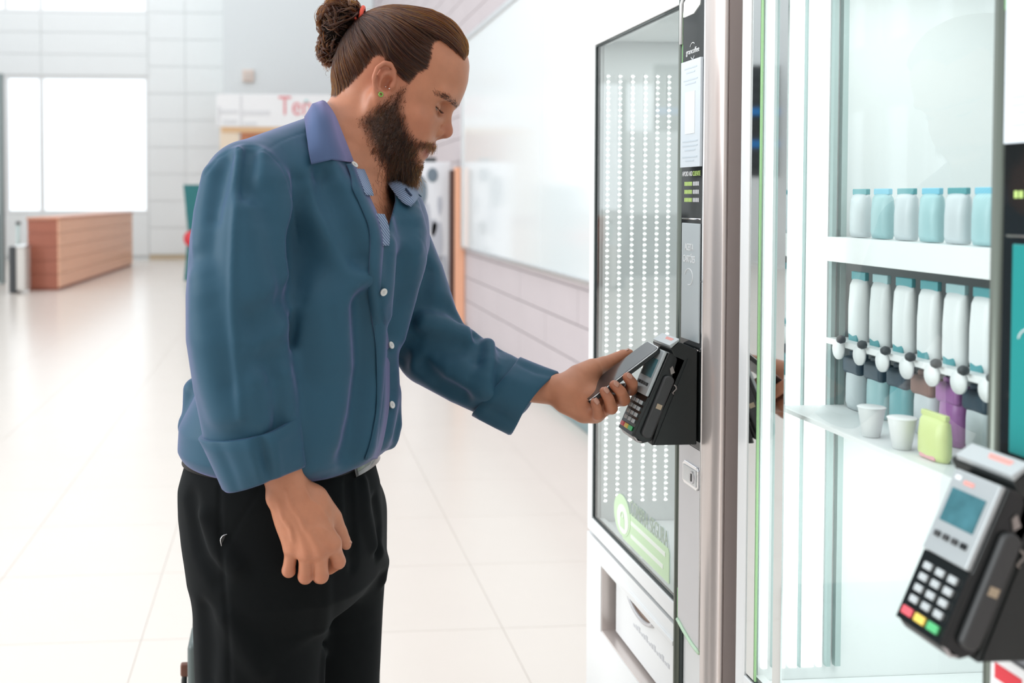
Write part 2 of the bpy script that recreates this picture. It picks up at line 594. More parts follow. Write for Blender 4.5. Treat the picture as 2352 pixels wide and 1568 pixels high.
box('foot', (L0[0] + 0.15, Yb - 0.15, 0.0), (L0[0] + Wd - 0.15, Yb + 0.2, 0.025), M_ALU, ban, bevel=0.005)

# food stall with a white sign, partly hidden by the man's shoulder
Ys = 19.0
s0, s1 = W(497, 291, Ys), W(770, 218, Ys)
st = empty('food_stall', ((s0[0] + s1[0]) / 2 + 0.4, Ys + 0.5, 0), 'food stall with white sign board, red lettering and orange wooden posts', 'stall')
xr = 1.1
box('sign_board', (s0[0], Ys, s0[2]), (xr, Ys + 0.10, s1[2]), mat('sign white', (0.84, 0.85, 0.85), rough=0.45), st, bevel=0.01)
ovals = mat('sign pale grey', (0.70, 0.71, 0.72), rough=0.5)
bm = bmesh.new()
hh = s1[2] - s0[2]
for (fx0, fx1, fz0, fz1) in ((0.0, 0.022, 0.05, 0.62), (0.17, 0.19, 0.02, 0.98), (0.02, 0.16, 0.40, 0.52), (0.19, 0.40, 0.36, 0.50), (0.04, 0.15, 0.08, 0.22), (0.20, 0.30, 0.05, 0.15)):
    L = 2.4
    bm_box(bm, (s0[0] + 0.02 + fx0 * L, Ys - 0.006, s0[2] + fz0 * hh), (s0[0] + 0.02 + fx1 * L, Ys, s0[2] + fz1 * hh))
from_bm('sign_print', bm, ovals, st)
tp = W(676, 245, Ys)
text('lettering', 'Ten', 0.50, (tp[0] + 0.02, Ys - 0.004, tp[2]), ROT_NY, mat('faded red', '#e08a8e', rough=0.6), st, extrude=0.003, squash=0.8)
lf = W(700, 240, Ys)
box('leaf_print', (lf[0], Ys - 0.006, lf[2]), (lf[0] + 0.06, Ys, lf[2] + 0.09), mat('pale teal print', '#a9d4d2', rough=0.6), st)
q0, q1 = W(505, 300, Ys)[0], W(521, 300, Ys)[0]
box('post', (q0, Ys + 0.02, 0), (q1 + 0.22, Ys + 0.14, s0[2]), mat('cream post', '#e6d6c0', rough=0.5), st)
box('post', (xr - 0.35, Ys + 0.02, 0), (xr - 0.1, Ys + 0.14, s0[2]), MATS['cream post'], st)
box('beam', (s0[0] + 0.1, Ys + 0.005, s0[2] - 0.1), (xr - 0.05, Ys + 0.16, s0[2]), mat('oak beam', '#d9b48a', rough=0.5), st)
box('back_panel', (q1 + 0.22, Ys + 1.0, 0), (xr - 0.1, Ys + 1.06, s0[2] + 0.1), M_WOOD, st)
box('serving_top', (q0, Ys - 0.05, 1.0), (xr - 0.1, Ys + 0.6, 1.06), M_WOOD_D, st)
box('front_panel', (q1 + 0.2, Ys + 0.03, 0.0), (xr - 0.35, Ys + 0.07, 1.0), M_WOOD, st)

# poster column and wooden pilaster next to the white board
Yp = 10.6
k0, k1 = W(955, 640, Yp), W(1036, 372, Yp)
pc = empty('poster_stand', ((k0[0] + k1[0]) / 2, Yp + 0.2, 0), 'white poster stand with grey printed figures beside the orange wooden pilaster', 'poster stand')
box('case', (k0[0] - 0.12, Yp, 0.0), (k1[0], Yp + 0.25, k1[2]), mat('poster white', (0.76, 0.76, 0.79), rough=0.4), pc, bevel=0.01)
bm = bmesh.new()
for (cx, cy, rx, ry) in ((1003, 560, 14, 60), (985, 600, 12, 40), (1018, 620, 10, 40), (975, 500, 14, 40), (1010, 470, 6, 22), (995, 520, 9, 20)):
    cpt = W(cx, cy, Yp - 0.004)
    ring = [(cpt[0] + rx * Yp / F_PX * math.cos(a), Yp - 0.004, cpt[2] + ry * Yp / F_PX * math.sin(a) * (1 + 0.2 * math.sin(3 * a))) for a in np.linspace(0, 2 * math.pi, 18, endpoint=False)]
    bm_prism(bm, ring, (0, 0.004, 0))
from_bm('figure_print', bm, mat('print grey', (0.50, 0.51, 0.56), rough=0.6), pc)
cpt = W(993, 402, Yp)
bm = bmesh.new()
bm_prism(bm, [(cpt[0] + 0.055 * math.cos(a), Yp - 0.01, cpt[2] + 0.075 * math.sin(a)) for a in np.linspace(0, 2 * math.pi, 20, endpoint=False)], (0, 0.01, 0))
from_bm('round_print', bm, mat('print slate', (0.16, 0.20, 0.24), rough=0.5), pc)
cpt = W(965, 440, Yp)
bm = bmesh.new()
bm_prism(bm, [(cpt[0] + 0.07 * math.cos(a), Yp - 0.01, cpt[2] + 0.17 * math.sin(a)) for a in np.linspace(0, 2 * math.pi, 20, endpoint=False)], (0, 0.01, 0))
from_bm('head_print', bm, MATS['print slate'], pc)
cpt = W(992, 372, Yp)
box('camera_cap', (cpt[0] - 0.07, Yp + 0.02, cpt[2]), (cpt[0] + 0.05, Yp + 0.12, cpt[2] + 0.05), M_DARK, pc, bevel=0.01)
m0, m1 = W(1044, 730, 10.42), W(1082, 384, 10.42)
pl = empty('wooden_pilaster', (m1[0] - 0.05, 10.5, 0), 'upright orange wooden pilaster with a dark edge against the stone wall', 'pilaster')
box('face_board', (m0[0], 10.42, 0.0), (XW - 0.01, 10.50, m1[2]), mat('peach pilaster', '#eeb291', rough=0.45, noise=0.08, nscale=3, stretch=(14, 14, 1)), pl, bevel=0.006)
box('dark_edge', (m0[0] - 0.045, 10.43, 0.0), (m0[0], 10.52, m1[2] - 0.03), mat('dark brown edge', '#4a2c22', rough=0.5), pl)
# ------------------------------------------------------------------ vending machines
M_MW = mat('machine white', (0.82, 0.835, 0.835), rough=0.28, coat=0.3)
M_MIN = mat('machine interior white', (0.80, 0.82, 0.82), rough=0.5)
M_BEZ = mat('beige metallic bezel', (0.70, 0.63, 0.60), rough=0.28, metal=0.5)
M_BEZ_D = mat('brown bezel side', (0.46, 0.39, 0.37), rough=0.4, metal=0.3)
M_SILV = mat('silver panel', (0.62, 0.62, 0.64), rough=0.22, metal=0.5)
M_GASK = mat('black gasket', (0.02, 0.03, 0.03), rough=0.5)
M_STRIP = mat('dark green metal strip', (0.13, 0.15, 0.125), rough=0.3, metal=0.5)
M_PANEL = mat('black glass panel', (0.015, 0.018, 0.019), rough=0.06, spec=0.6)
M_NOTICE = mat('pale blue notice', (0.72, 0.79, 0.84), rough=0.35)
M_NOTICE_W = mat('notice white', (0.86, 0.88, 0.89), rough=0.4)
M_PLATE = mat('pale grey blue plate', (0.50, 0.56, 0.58), rough=0.25)
M_CHROME = mat('chrome', (0.85, 0.85, 0.86), rough=0.12, metal=1.0)
M_LED = mat('led', (1, 1, 1), emit=(1, 1, 0.97), estr=4.0)
M_TUBE = mat('light tube', (1, 1, 1), emit=(0.95, 1, 1), estr=0.85)
M_GREENL = mat('green light edge', (0.25, 0.6, 0.22), rough=0.2)
M_DECAL = mat('pale green decal', (0.60, 0.78, 0.52), rough=0.5)
M_DECAL_W = mat('decal white', (0.83, 0.88, 0.80), rough=0.5)
M_DECAL_T = mat('decal lettering', (0.42, 0.50, 0.40), rough=0.6)
M_TXTW = mat('white lettering', (0.85, 0.87, 0.88), rough=0.5)
M_TXTG = mat('lime lettering', (0.52, 0.72, 0.22), rough=0.5)
M_TXTGREY = mat('pale grey lettering', (0.60, 0.61, 0.63), rough=0.5)
G_PANE = glass_mat('machine glass', 2.1, (0.97, 0.99, 0.985))
G_PANE2 = glass_mat('shelf glass', 1.6, (0.97, 0.99, 0.985))
XM, XB = 0.66, 1.48
ZG0, ZG1 = 0.769, 1.765


def vending_machine(name, dy, yfar, yg1, label, full):
    """front plane x = XM; glass door on the far side, control column on the near side"""
    t = empty(name, (1.05, dy + 1.8, 0.0), label, 'vending machine', 'vending machines')
    yg0 = 1.656 + dy
    yn = 1.49 + dy
    # cabinet: back, sides, roof, plinth
    bm = bmesh.new()
    bm_box(bm, (XB - 0.03, yn + 0.002, 0.06), (XB, yfar, 1.93))
    bm_box(bm, (XM + 0.03, yfar - 0.015, 0.06), (XB - 0.03, yfar, 1.93))
    bm_box(bm, (XM + 0.03, yn + 0.012, 0.06), (XB - 0.03, yn + 0.03, 1.93))
    bm_box(bm, (XM + 0.03, yn + 0.03, 1.80), (XB - 0.03, yfar - 0.015, 1.93))
    bm_box(bm, (XM + 0.03, yn + 0.03, 0.06), (XB - 0.03, yfar - 0.015, 0.12))
    from_bm('cabinet', bm, M_MW, t)
    box('plinth', (XM + 0.06, yn + 0.02, 0.0), (XB - 0.02, yfar - 0.02, 0.06), M_DARK, t)
    box('header', (XM + 0.02, yn + 0.02, 1.822), (XM + 0.06, yfar - 0.045, 1.95), M_MW, t, bevel=0.004)
    # interior lining
    bm = bmesh.new()
    bm_box(bm, (1.22, yg0 - 0.02, ZG0 - 0.02), (1.23, yg1 + 0.002, ZG1 + 0.02))
    bm_box(bm, (XM + 0.02, yg1 + 0.001, ZG0 - 0.02), (1.22, yg1 + 0.008, ZG1 + 0.02))
    bm_box(bm, (XM + 0.02, yg0 - 0.02, ZG0 - 0.02), (1.22, yg0 - 0.012, ZG1 + 0.02))
    bm_box(bm, (XM + 0.02, yg0 - 0.012, ZG0 - 0.02), (1.22, yg1, ZG0 - 0.012))
    bm_box(bm, (XM + 0.02, yg0 - 0.012, ZG1 + 0.012), (1.22, yg1, ZG1 + 0.02))
    from_bm('interior_lining', bm, M_MIN, t)
    # door: four frame bars, gasket, pane
    bars = (((XM, yg1 + 0.004, 0.735), (XM + 0.03, yfar, 1.812)), ((XM, yg0 - 0.004, ZG1 + 0.004), (XM + 0.03, yg1 + 0.004, 1.812)),
            ((XM, yg0 - 0.004, 0.735), (XM + 0.03, yg1 + 0.004, ZG0 - 0.004)))
    dr = None
    for nm, (lo, hi) in zip(('door_stile', 'door_rail', 'door_rail'), bars):
        box(nm, lo, hi, M_MW, t, bevel=0.002)
    bm = bmesh.new()
    for lo, hi in (((XM + 0.003, yg1, ZG0), (XM + 0.012, yg1 + 0.004, ZG1)), ((XM + 0.003, yg0, ZG1), (XM + 0.012, yg1, ZG1 + 0.003)),
                   ((XM + 0.003, yg0, ZG0 - 0.003), (XM + 0.012, yg1, ZG0))):
        bm_box(bm, lo, hi)
    from_bm('gasket', bm, M_GASK, t)
    box('pane', (XM + 0.005, yg0, ZG0), (XM + 0.009, yg1, ZG1), G_PANE if full else G_PANE2, t)
    # unseen fill light added under the roof to brighten the compartment
    area_light('compartment_fill', (0.86, (yg0 + yg1) / 2, ZG1 + 0.008), (0.86 + 0.02, (yg0 + yg1) / 2, 1.0), 0.3, 0.4, 0.5 if full else 1.0, (0.95, 1.0, 0.99))
    # lower front with the delivery hatch
    hy1, hy0, hz1, hz0 = yfar - 0.095, yg0 + 0.0, 0.686, 0.548
    bm = bmesh.new()
    for lo, hi in (((XM, hy1, 0.08), (XM + 0.03, yfar, 0.728)), ((XM, yg0 - 0.004, hz1), (XM + 0.03, hy1, 0.728)),
                   ((XM, yg0 - 0.004, 0.08), (XM + 0.03, hy1, hz0))):
        bm_box(bm, lo, hi)
    from_bm('lower_front', bm, M_MW, t)
    box('ridge', (XM - 0.004, yg0, 0.694), (XM + 0.001, yfar - 0.07, 0.702), M_MW, t, bevel=0.001)
    bm = bmesh.new()
    bm_box(bm, (XM + 0.002, hy1 - 0.004, hz0), (XM + 0.05, hy1, hz1))
    bm_box(bm, (XM + 0.002, hy0, hz0), (XM + 0.05, hy1 - 0.004, hz0 + 0.004))
    from_bm('hatch_surround', bm, M_BEZ, t)
    box('hatch_gap', (XM + 0.046, hy0, hz0), (XM + 0.052, hy1, hz1), M_GASK, t)
    fp = box('hatch_flap', (XM + 0.022, hy0, hz0 + 0.012), (XM + 0.046, hy1 - 0.03, hz1 + 0.0), M_MW, t, bevel=0.003)
    # half-moon grip: a dark plate on the flap paints the hollow's shade
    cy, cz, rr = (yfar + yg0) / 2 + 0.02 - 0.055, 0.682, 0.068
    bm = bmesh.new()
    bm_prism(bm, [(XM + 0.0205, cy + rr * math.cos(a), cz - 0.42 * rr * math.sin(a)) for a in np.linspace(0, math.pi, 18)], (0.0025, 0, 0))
    from_bm('grip_shade', bm, mat('copper brown shadow', (0.33, 0.24, 0.19), rough=0.35, metal=0.4), fp)
    bm = bmesh.new()
    bm_tube(bm, [(XM + 0.018, cy + rr * 1.04 * math.cos(a), cz - 0.45 * rr * math.sin(a)) for a in np.linspace(0.0, math.pi, 18)], 0.0045, 8)
    from_bm('grip_rim', bm, M_SILV, fp, smooth=True)
    # tall strip, control column and bezel pillar
    tube('edge_strip', [(XM + 0.003, 1.647 + dy, 0.08), (XM + 0.003, 1.647 + dy, 1.79)], 0.0085, M_STRIP, t, n=10)
    box('strip_backing', (XM + 0.001, 1.628 + dy, 0.08), (XM + 0.03, 1.652 + dy, 1.80), M_GASK, t)
    py0, py1 = 1.549 + dy, 1.637 + dy
    box('control_panel', (XM - 0.004, py0, 1.05), (XM + 0.03, py1, 1.785), M_PANEL, t, bevel=0.003)
    # lower silver panel with a curved lower edge
    bm = bmesh.new()
    low = [(XM - 0.003, py1 - (py1 - py0) * s, 0.752 - 0.022 * math.sin(s * math.pi / 2) * 0.8) for s in np.linspace(0, 1, 9)]
    bm_prism(bm, [(XM - 0.003, py0, 1.05), (XM - 0.003, py1, 1.05)] + low, (0.03, 0, 0))
    from_bm('lower_panel', bm, M_SILV, t)
    tube('green_rim', [(XM - 0.003, p[1], p[2] - 0.004) for p in low], 0.0035, mat('pale green rim', (0.62, 0.85, 0.62), rough=0.2), t, n=8)
    tube('green_edge', [(XM + 0.0, py1 + 0.002, 0.75), (XM, py1 + 0.002, 0.80)], 0.003, M_GREENL, t, n=8)
    tube('green_edge', [(XM + 0.0, py1 + 0.002, 1.62), (XM, py1 + 0.002, 1.75)], 0.003, M_GREENL, t, n=8)
    tube('bright_rim', [(XM - 0.003, py0 - 0.001, 0.735), (XM - 0.003, py0 - 0.001, 1.79)], 0.0022, M_CHROME, t, n=8)
    bm = bmesh.new()
    bm_prism(bm, [(XM + 0.004, py0 - 0.0, 0.08), (XM + 0.004, py1, 0.08)] + [(XM + 0.004, p[1], p[2] - 0.008) for p in low], (0.03, 0, 0))
    from_bm('column_foot', bm, M_MW, t, bevel=0.003)
    tube('top_rim', [(XM - 0.004, py1 + 0.004, 1.70), (XM - 0.004, py1 + 0.004, 1.765), (XM - 0.004, py1 - 0.012, 1.783), (XM - 0.004, (py0 + py1) / 2, 1.79),
                     (XM - 0.004, py0, 1.79)], 0.0035, M_MW, t, n=8)
    box('column_cap', (XM - 0.002, py0, 1.795), (XM + 0.03, 1.66 + dy, 1.95), M_BEZ, t, bevel=0.004)
    # glowing patch at the column's head, painted in for a reflection
    bm = bmesh.new()
    bm_prism(bm, [(XM - 0.006, py1 - 0.008, 1.742), (XM - 0.006, py1 - 0.045, 1.742), (XM - 0.006, py0 + 0.018, 1.752), (XM - 0.006, py0 + 0.012, 1.776),
                  (XM - 0.006, py1 - 0.03, 1.774), (XM - 0.006, py1 - 0.01, 1.765)], (0.003, 0, 0))
    from_bm('column_reflection', bm, mat('reflection glow', (0.95, 0.97, 0.95), rough=0.3, emit=(0.95, 1, 0.95), estr=0.7), t)
    # notices: pale blue with white box, lettering, lower plate
    ny0, ny1 = py0 + 0.004, py1 - 0.006
    nt_ = box('notice', (XM - 0.008, ny0, 1.498), (XM - 0.004, ny1, 1.668), M_NOTICE, t)
    box('white_field', (XM - 0.009, ny0 + 0.02, 1.551), (XM - 0.008, ny1 - 0.02, 1.618), M_NOTICE_W, nt_)
    bm = bmesh.new()
    for z, w in ((1.655, 0.7), (1.648, 0.5), (1.636, 0.8), (1.63, 0.6), (1.538, 0.85), (1.531, 0.85), (1.524, 0.6), (1.513, 0.85), (1.507, 0.5)):
        c = (ny0 + ny1) / 2
        bm_box(bm, (XM - 0.0086, c - w * 0.035, z), (XM - 0.008, c + w * 0.035, z + 0.0022))
    from_bm('small_print', bm, mat('print blue grey', (0.62, 0.70, 0.76), rough=0.5), nt_)
    yc = (py0 + py1) / 2
    text('lettering', 'grancoffee', 0.0125, (XM - 0.0045, yc, 1.683), ROT_NX, M_TXTW, t, extrude=0.0003)
    bm = bmesh.new()
    bm_tube(bm, [(XM - 0.0046, yc + 0.012 * math.cos(a), 1.683 + 0.013 * math.sin(a)) for a in np.linspace(0.6, 2.2, 10)], 0.0006, 6)
    bm_tube(bm, [(XM - 0.0046, yc + 0.008 * math.cos(a), 1.680 + 0.010 * math.sin(a)) for a in np.linspace(3.7, 5.6, 10)], 0.0006, 6)
    from_bm('logo_arc', bm, M_TXTW, t)
    if full:
      text('lettering', 'APOIO AO', 0.011, (XM - 0.0045, yc + 0.017, 1.487), ROT_NX, M_TXTW, t, squash=0.75)
      text('lettering', 'CLIENTE', 0.011, (XM - 0.0045, yc - 0.02, 1.487), ROT_NX, M_TXTG, t, squash=0.7)
    for z in ((1.468, 1.455, 1.442) if full else (1.449,)):
        bm = bmesh.new()
        for q in range(5 if full else 2):
            bm_box(bm, (XM - 0.0046, yc + 0.028 - q * 0.0062 - 0.0045, z), (XM - 0.004, yc + 0.028 - q * 0.0062, z + 0.0065))
        from_bm('small_print', bm, M_TXTG, t)
        if not full:
            continue
        bm = bmesh.new()
        for q in range(4):
            bm_box(bm, (XM - 0.0046, yc - 0.006 - q * 0.0062 - 0.0045, z), (XM - 0.004, yc - 0.006 - q * 0.0062, z + 0.0065))
        from_bm('small_print', bm, M_TXTGREY, t)
    tube('bright_bar', [(XM - 0.0045, ny1 - 0.002, 1.415), (XM - 0.0045, ny0 + 0.002, 1.415)], 0.0013, M_CHROME, t, n=8)
    pp = box('grey_plate', (XM - 0.007, ny0 + 0.001, 1.22), (XM - 0.004, ny1 - (0.006 if full else 0.012), 1.408), M_PLATE if full else mat('teal plate', '#2f8f8d', rough=0.2), t, bevel=0.001)
    if full:
      text('lettering', 'ACEITA', 0.016, (XM - 0.0074, yc, 1.369), ROT_NX, M_TXTW, pp, squash=0.62)
      text('lettering', 'CARTÕES', 0.016, (XM - 0.0074, yc, 1.350), ROT_NX, M_TXTW, pp, squash=0.68)
    bm = bmesh.new()
    bm_tube(bm, [(XM - 0.0073, yc + 0.016 * math.cos(a), 1.322 + 0.013 * math.sin(a)) for a in np.linspace(0.2, 4.9, 16)], 0.0007, 6)
    from_bm('printed_ring', bm, M_TXTW, pp)
    # lock plate
    ly0, ly1, lz0, lz1 = py0 + 0.005, py0 + 0.066, 0.985, 1.022
    sh = 0.006
    lk = prism('lock_plate', [(XM - 0.006, ly1, lz0 + 0.004), (XM - 0.006, ly1 - 0.006, lz0 - 0.000), (XM - 0.006, ly0 + 0.005, lz0), (XM - 0.006, ly0, lz0 + 0.005),
                              (XM - 0.006, ly0, lz1 - 0.005), (XM - 0.006, ly0 + 0.005, lz1), (XM - 0.006, ly1 - 0.006, lz1), (XM - 0.006, ly1, lz1 - 0.005)],
               (0.003, 0, 0), M_CHROME, t, bevel=0.001)
    prism('lock_face', [(XM - 0.0075, ly1 - 0.005, lz0 + 0.006), (XM - 0.0075, ly0 + 0.005, lz0 + 0.005), (XM - 0.0075, ly0 + 0.005, lz1 - 0.005), (XM - 0.0075, ly1 - 0.005, lz1 - 0.006)],
          (0.0015, 0, 0), M_MW, lk, bevel=0.001)
    bm = bmesh.new()
    bm_prism(bm, [(XM - 0.0095, ly0 + 0.017 + 0.009 * math.cos(a), (lz0 + lz1) / 2 + 0.010 * math.sin(a)) for a in np.linspace(0, 2 * math.pi, 20, endpoint=False)], (0.003, 0, 0))
    from_bm('lock_barrel', bm, M_SILV, lk)
    box('keyhole', (XM - 0.0105, ly0 + 0.0155, (lz0 + lz1) / 2 - 0.006), (XM - 0.0095, ly0 + 0.0185, (lz0 + lz1) / 2 + 0.006), M_BLACK, lk)
    # bezel pillar: rounded upright, brown flank
    pr = [(XM + 0.010, py0), (XM - 0.002, py0 - 0.001), (XM - 0.007, py0 - 0.012), (XM - 0.008, py0 - 0.030), (XM - 0.005, py0 - 0.046), (XM + 0.004, yn), (XM + 0.010, yn)]
    bm = bmesh.new()
    bm_prism(bm, [(x, y, 0.08) for x, y in pr], (0, 0, 1.87))
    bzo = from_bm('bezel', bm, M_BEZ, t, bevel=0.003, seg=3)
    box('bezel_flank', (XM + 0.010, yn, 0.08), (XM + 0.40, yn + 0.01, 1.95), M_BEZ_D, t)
    tube('screw', [(XM - 0.0085, py0 - 0.006, 1.318), (XM - 0.0075, py0 - 0.006, 1.318)], 0.0014, M_DARK, t, n=8)
    if full:
        # green decal on the pane
        xd = XM + 0.0035
        bm = bmesh.new()
        bm_prism(bm, [(xd, 1.943, 0.80), (xd, 1.93, 0.785), (xd, 1.693, 0.785), (xd, 1.693, 0.837), (xd, 1.697, 0.845), (xd, 1.943, 0.845)], (0.001, 0, 0))
        de = from_bm('decal', bm, M_DECAL, t)
        bm = bmesh.new()
        bm_prism(bm, [(xd - 0.0006, 1.935 + 0.048 * math.cos(a), 0.829 + 0.040 * math.sin(a)) for a in np.linspace(0, 2 * math.pi, 28, endpoint=False)], (0.0006, 0, 0))
        from_bm('badge', bm, M_DECAL, de)
        bm = bmesh.new()
        bm_prism(bm, [(xd - 0.0012, 1.930 + 0.033 * math.cos(a), 0.823 + 0.028 * math.sin(a)) for a in np.linspace(0, 2 * math.pi, 28, endpoint=False)], (0.0006, 0, 0))
        from_bm('badge_field', bm, M_DECAL_W, de)
        bm = bmesh.new()
        bm_box(bm, (xd - 0.0018, 1.918, 0.806), (xd - 0.0012, 1.942, 0.826))
        bm_tube(bm, [(xd - 0.0015, 1.930 + 0.008 * math.cos(a), 0.826 + 0.011 * math.sin(a)) for a in np.linspace(0, math.pi, 10)], 0.0015, 6)
        from_bm('padlock_print', bm, M_DECAL, de)
        text('lettering', 'COMPRA SEGURA', 0.040, (xd, 1.795, 0.858), ROT_NX, M_DECAL_T, de, squash=0.60, extrude=0.0003)
        bm = bmesh.new()
        for z, e in ((0.826, 1.71), (0.801, 1.72)):
            bm_box(bm, (xd - 0.0006, e, z), (xd, 1.885, z + 0.008))
        from_bm('small_print', bm, M_DECAL_W, de)
        # one strip of small lamps; its repeats are painted-in reflections of it
        for x in (0.688, 0.714, 0.741, 0.769, 0.795, 0.820):
            st_ = box('led_strip_repeat', (x - 0.003, yg1 - 0.003, 0.80), (x + 0.003, yg1 + 0.0, 1.71), M_MIN, t)
            bm = bmesh.new()
            nd = 77
            for k in range(nd):
                z = 0.803 + (1.704 - 0.803) * k / (nd - 1)
                c = np.array([x, yg1 - 0.004, z])
                vs = [bm.verts.new(tuple(c + np.array(d))) for d in ((0.0040, 0, 0), (0, -0.002, 0), (-0.0040, 0, 0), (0, 0, 0.0015), (0, 0, -0.0015))]
                for a, b_ in ((0, 1), (1, 2)):
                    bm.faces.new((vs[a], vs[b_], vs[3]))
                    bm.faces.new((vs[b_], vs[a], vs[4]))
            ld = from_bm('led_dots_repeat', bm, M_LED, st_)
            ld['kind'] = 'stuff'
        # grey lettering on the flap (too small to read)
        bm = bmesh.new()
        for k in range(14):
            y = cy + 0.05 - k * 0.0135
            bm_box(bm, (XM + 0.0214, y - 0.009, 0.617), (XM + 0.022, y, 0.622 + 0.003 * (k % 3)))
        from_bm('small_print', bm, M_TXTGREY, fp)
    else:
        mir = mat('dark mirror trim', (0.70, 0.73, 0.73), rough=0.04, metal=1.0)
        for pa, pb in ((1724, 1752), (1796, 1815)):
            ya, yb = WX(pa, 700, XM + 0.01)[1], WX(pb, 700, XM + 0.01)[1]
            box('mirror_trim', (XM + 0.0025, yb, ZG0), (XM + 0.0048, ya, ZG1), mir, t)
        yg_ = WX(1753, 700, XM + 0.01)[1]
        box('green_edge', (XM + 0.0025, yg_ - 0.003, ZG0), (XM + 0.0048, yg_ - 0.0005, ZG1), mat('lime edge', (0.36, 0.62, 0.30), rough=0.3), t)
        for x, w in ((0.684, 0.0045), (0.712, 0.003), (0.726, 0.006), (0.748, 0.009), (0.765, 0.004)):
            box('light_tube', (x - w, yg1 - 0.012, ZG0 + 0.01), (x + w, yg1 - 0.004, ZG1 - 0.01), M_TUBE, t, bevel=0.002)
        for x, w in ((0.698, 0.0015), (0.737, 0.001), (0.779, 0.003), (0.793, 0.004)):
            box('rail', (x - w, yg1 - 0.010, ZG0 + 0.01), (x + w, yg1 - 0.002, ZG1 - 0.01), mat('grey green rail', (0.40, 0.50, 0.49), rough=0.4), t)
    return t


vm1 = vending_machine('vending_machine', 0.0, 2.15, 2.118, 'white vending machine with columns of tiny lights behind its glass, before the man', True)
vm2 = vending_machine('vending_machine', -0.752, 1.428, 1.397, 'nearer vending machine with small packets on white shelves behind wide glass, at the right', False)

area_light('compartment_fill', (0.86, 1.15, 1.145), (0.88, 1.15, 0.8), 0.25, 0.4, 1.5, (0.95, 1.0, 0.99))  # second unseen fill, added to brighten the space below the lowest shelf
# shelves inside the nearer machine
for (z0, z1, x0) in ((1.360, 1.394, 0.768), (1.244, 1.252, 0.768), (1.150, 1.156, 0.70)):
    sh = box('shelf', (x0 + 0.004, 0.90, z1 - 0.006), (1.21, 1.385, z1), M_MIN, vm2)
    box('shelf_rail', (x0, 0.90, z0), (x0 + 0.004, 1.385, z1), M_PAINT_W, sh)
    if z0 == 1.244:
        for y in (1.348, 1.297, 1.245, 1.194, 1.145, 1.097, 1.05, 1.003, 0.956):
            tg = lathe('round_tag', [(0.0005, 0), (0.0135, 0.0), (0.0135, 0.003), (0.0005, 0.003)], (0, 0, 0), M_PAINT_W, sh, n=20)
            tg.data.transform(Matrix.Translation((x0 - 0.001, y, 1.240)) @ Matrix.Rotation(-math.pi / 2, 4, 'Y'))
            kn_ = lathe('hook_end', [(0.0005, 0), (0.005, 0.001), (0.006, 0.006), (0.004, 0.010), (0.0005, 0.011)], (0, 0, 0), M_DARK, sh, n=12)
            kn_.data.transform(Matrix.Translation((x0 - 0.002, y - 0.014, 1.256)) @ Matrix.Rotation(-math.pi / 2, 4, 'Y'))


def pouch(name, c, w, h, d, body, top, foot, label, cat, group=None, tagm=None):
    """soft packet: pillow body, sealed crimped top, coloured foot"""
    t = empty(name, c, label, cat, group)
    bm = bmesh.new()
    prof = [(0.0, 0.72), (0.12, 1.0), (0.5, 1.0), (0.8, 0.8), (0.9, 0.25)]
    rings = []
    for f, k in prof:
        rings.append([bm.verts.new((c[0] + d * k * math.sin(a) * 0.5, c[1] + w * 0.5 * (0.9 + 0.1 * k) * math.copysign(abs(math.cos(a)) ** 0.6, math.cos(a)), c[2] + h * f))
                      for a in np.linspace(0, 2 * math.pi, 16, endpoint=False)])
    for r0, r1 in zip(rings[:-1], rings[1:]):
        for k in range(16):
            f = bm.faces.new((r0[k], r0[(k + 1) % 16], r1[(k + 1) % 16], r1[k]))
    bm.faces.new(rings[0][::-1])
    bm.faces.new(rings[-1])
    from_bm('body', bm, body, t, smooth=True)
    box('sealed_top', (c[0] - 0.003, c[1] - w * 0.47, c[2] + h * 0.88), (c[0] + 0.003, c[1] + w * 0.47, c[2] + h), top, t, bevel=0.001)
    if foot is not None:
        box('foot_band', (c[0] - d * 0.45, c[1] - w * 0.3, c[2]), (c[0] - d * 0.3, c[1] + w * 0.3, c[2] + h * 0.2), foot, t, bevel=0.002)
    if tagm is not None:
        box('top_band', (c[0] - d * 0.52, c[1] - w * 0.52, c[2] + h * 0.62), (c[0] + d * 0.4, c[1] + w * 0.52, c[2] + h * 0.93), top, t, bevel=0.006, seg=3)
    return t


PK_W = mat('packet white', (0.80, 0.82, 0.82), rough=0.4)
PK_G = mat('packet grey', (0.55, 0.60, 0.62), rough=0.4)
PK_T = mat('packet teal', (0.10, 0.33, 0.36), rough=0.4)
PK_LT = mat('packet pale teal', (0.36, 0.55, 0.57), rough=0.4)
PK_B = mat('packet sky blue', (0.20, 0.52, 0.66), rough=0.4)
PK_N = mat('packet navy', (0.035, 0.06, 0.085), rough=0.4)
PK_P = mat('packet purple', (0.33, 0.13, 0.34), rough=0.35)
PK_Y = mat('packet lime', (0.60, 0.68, 0.28), rough=0.4)
PK_R = mat('packet pink', (0.70, 0.35, 0.38), rough=0.4)
PK_BR = mat('packet brown', (0.20, 0.10, 0.08), rough=0.4)
ycol = (1.348, 1.297, 1.245, 1.194, 1.145, 1.097, 1.05, 1.003, 0.956)
ordw = ('first', 'second', 'third', 'fourth', 'fifth', 'sixth', 'seventh', 'eighth', 'ninth')
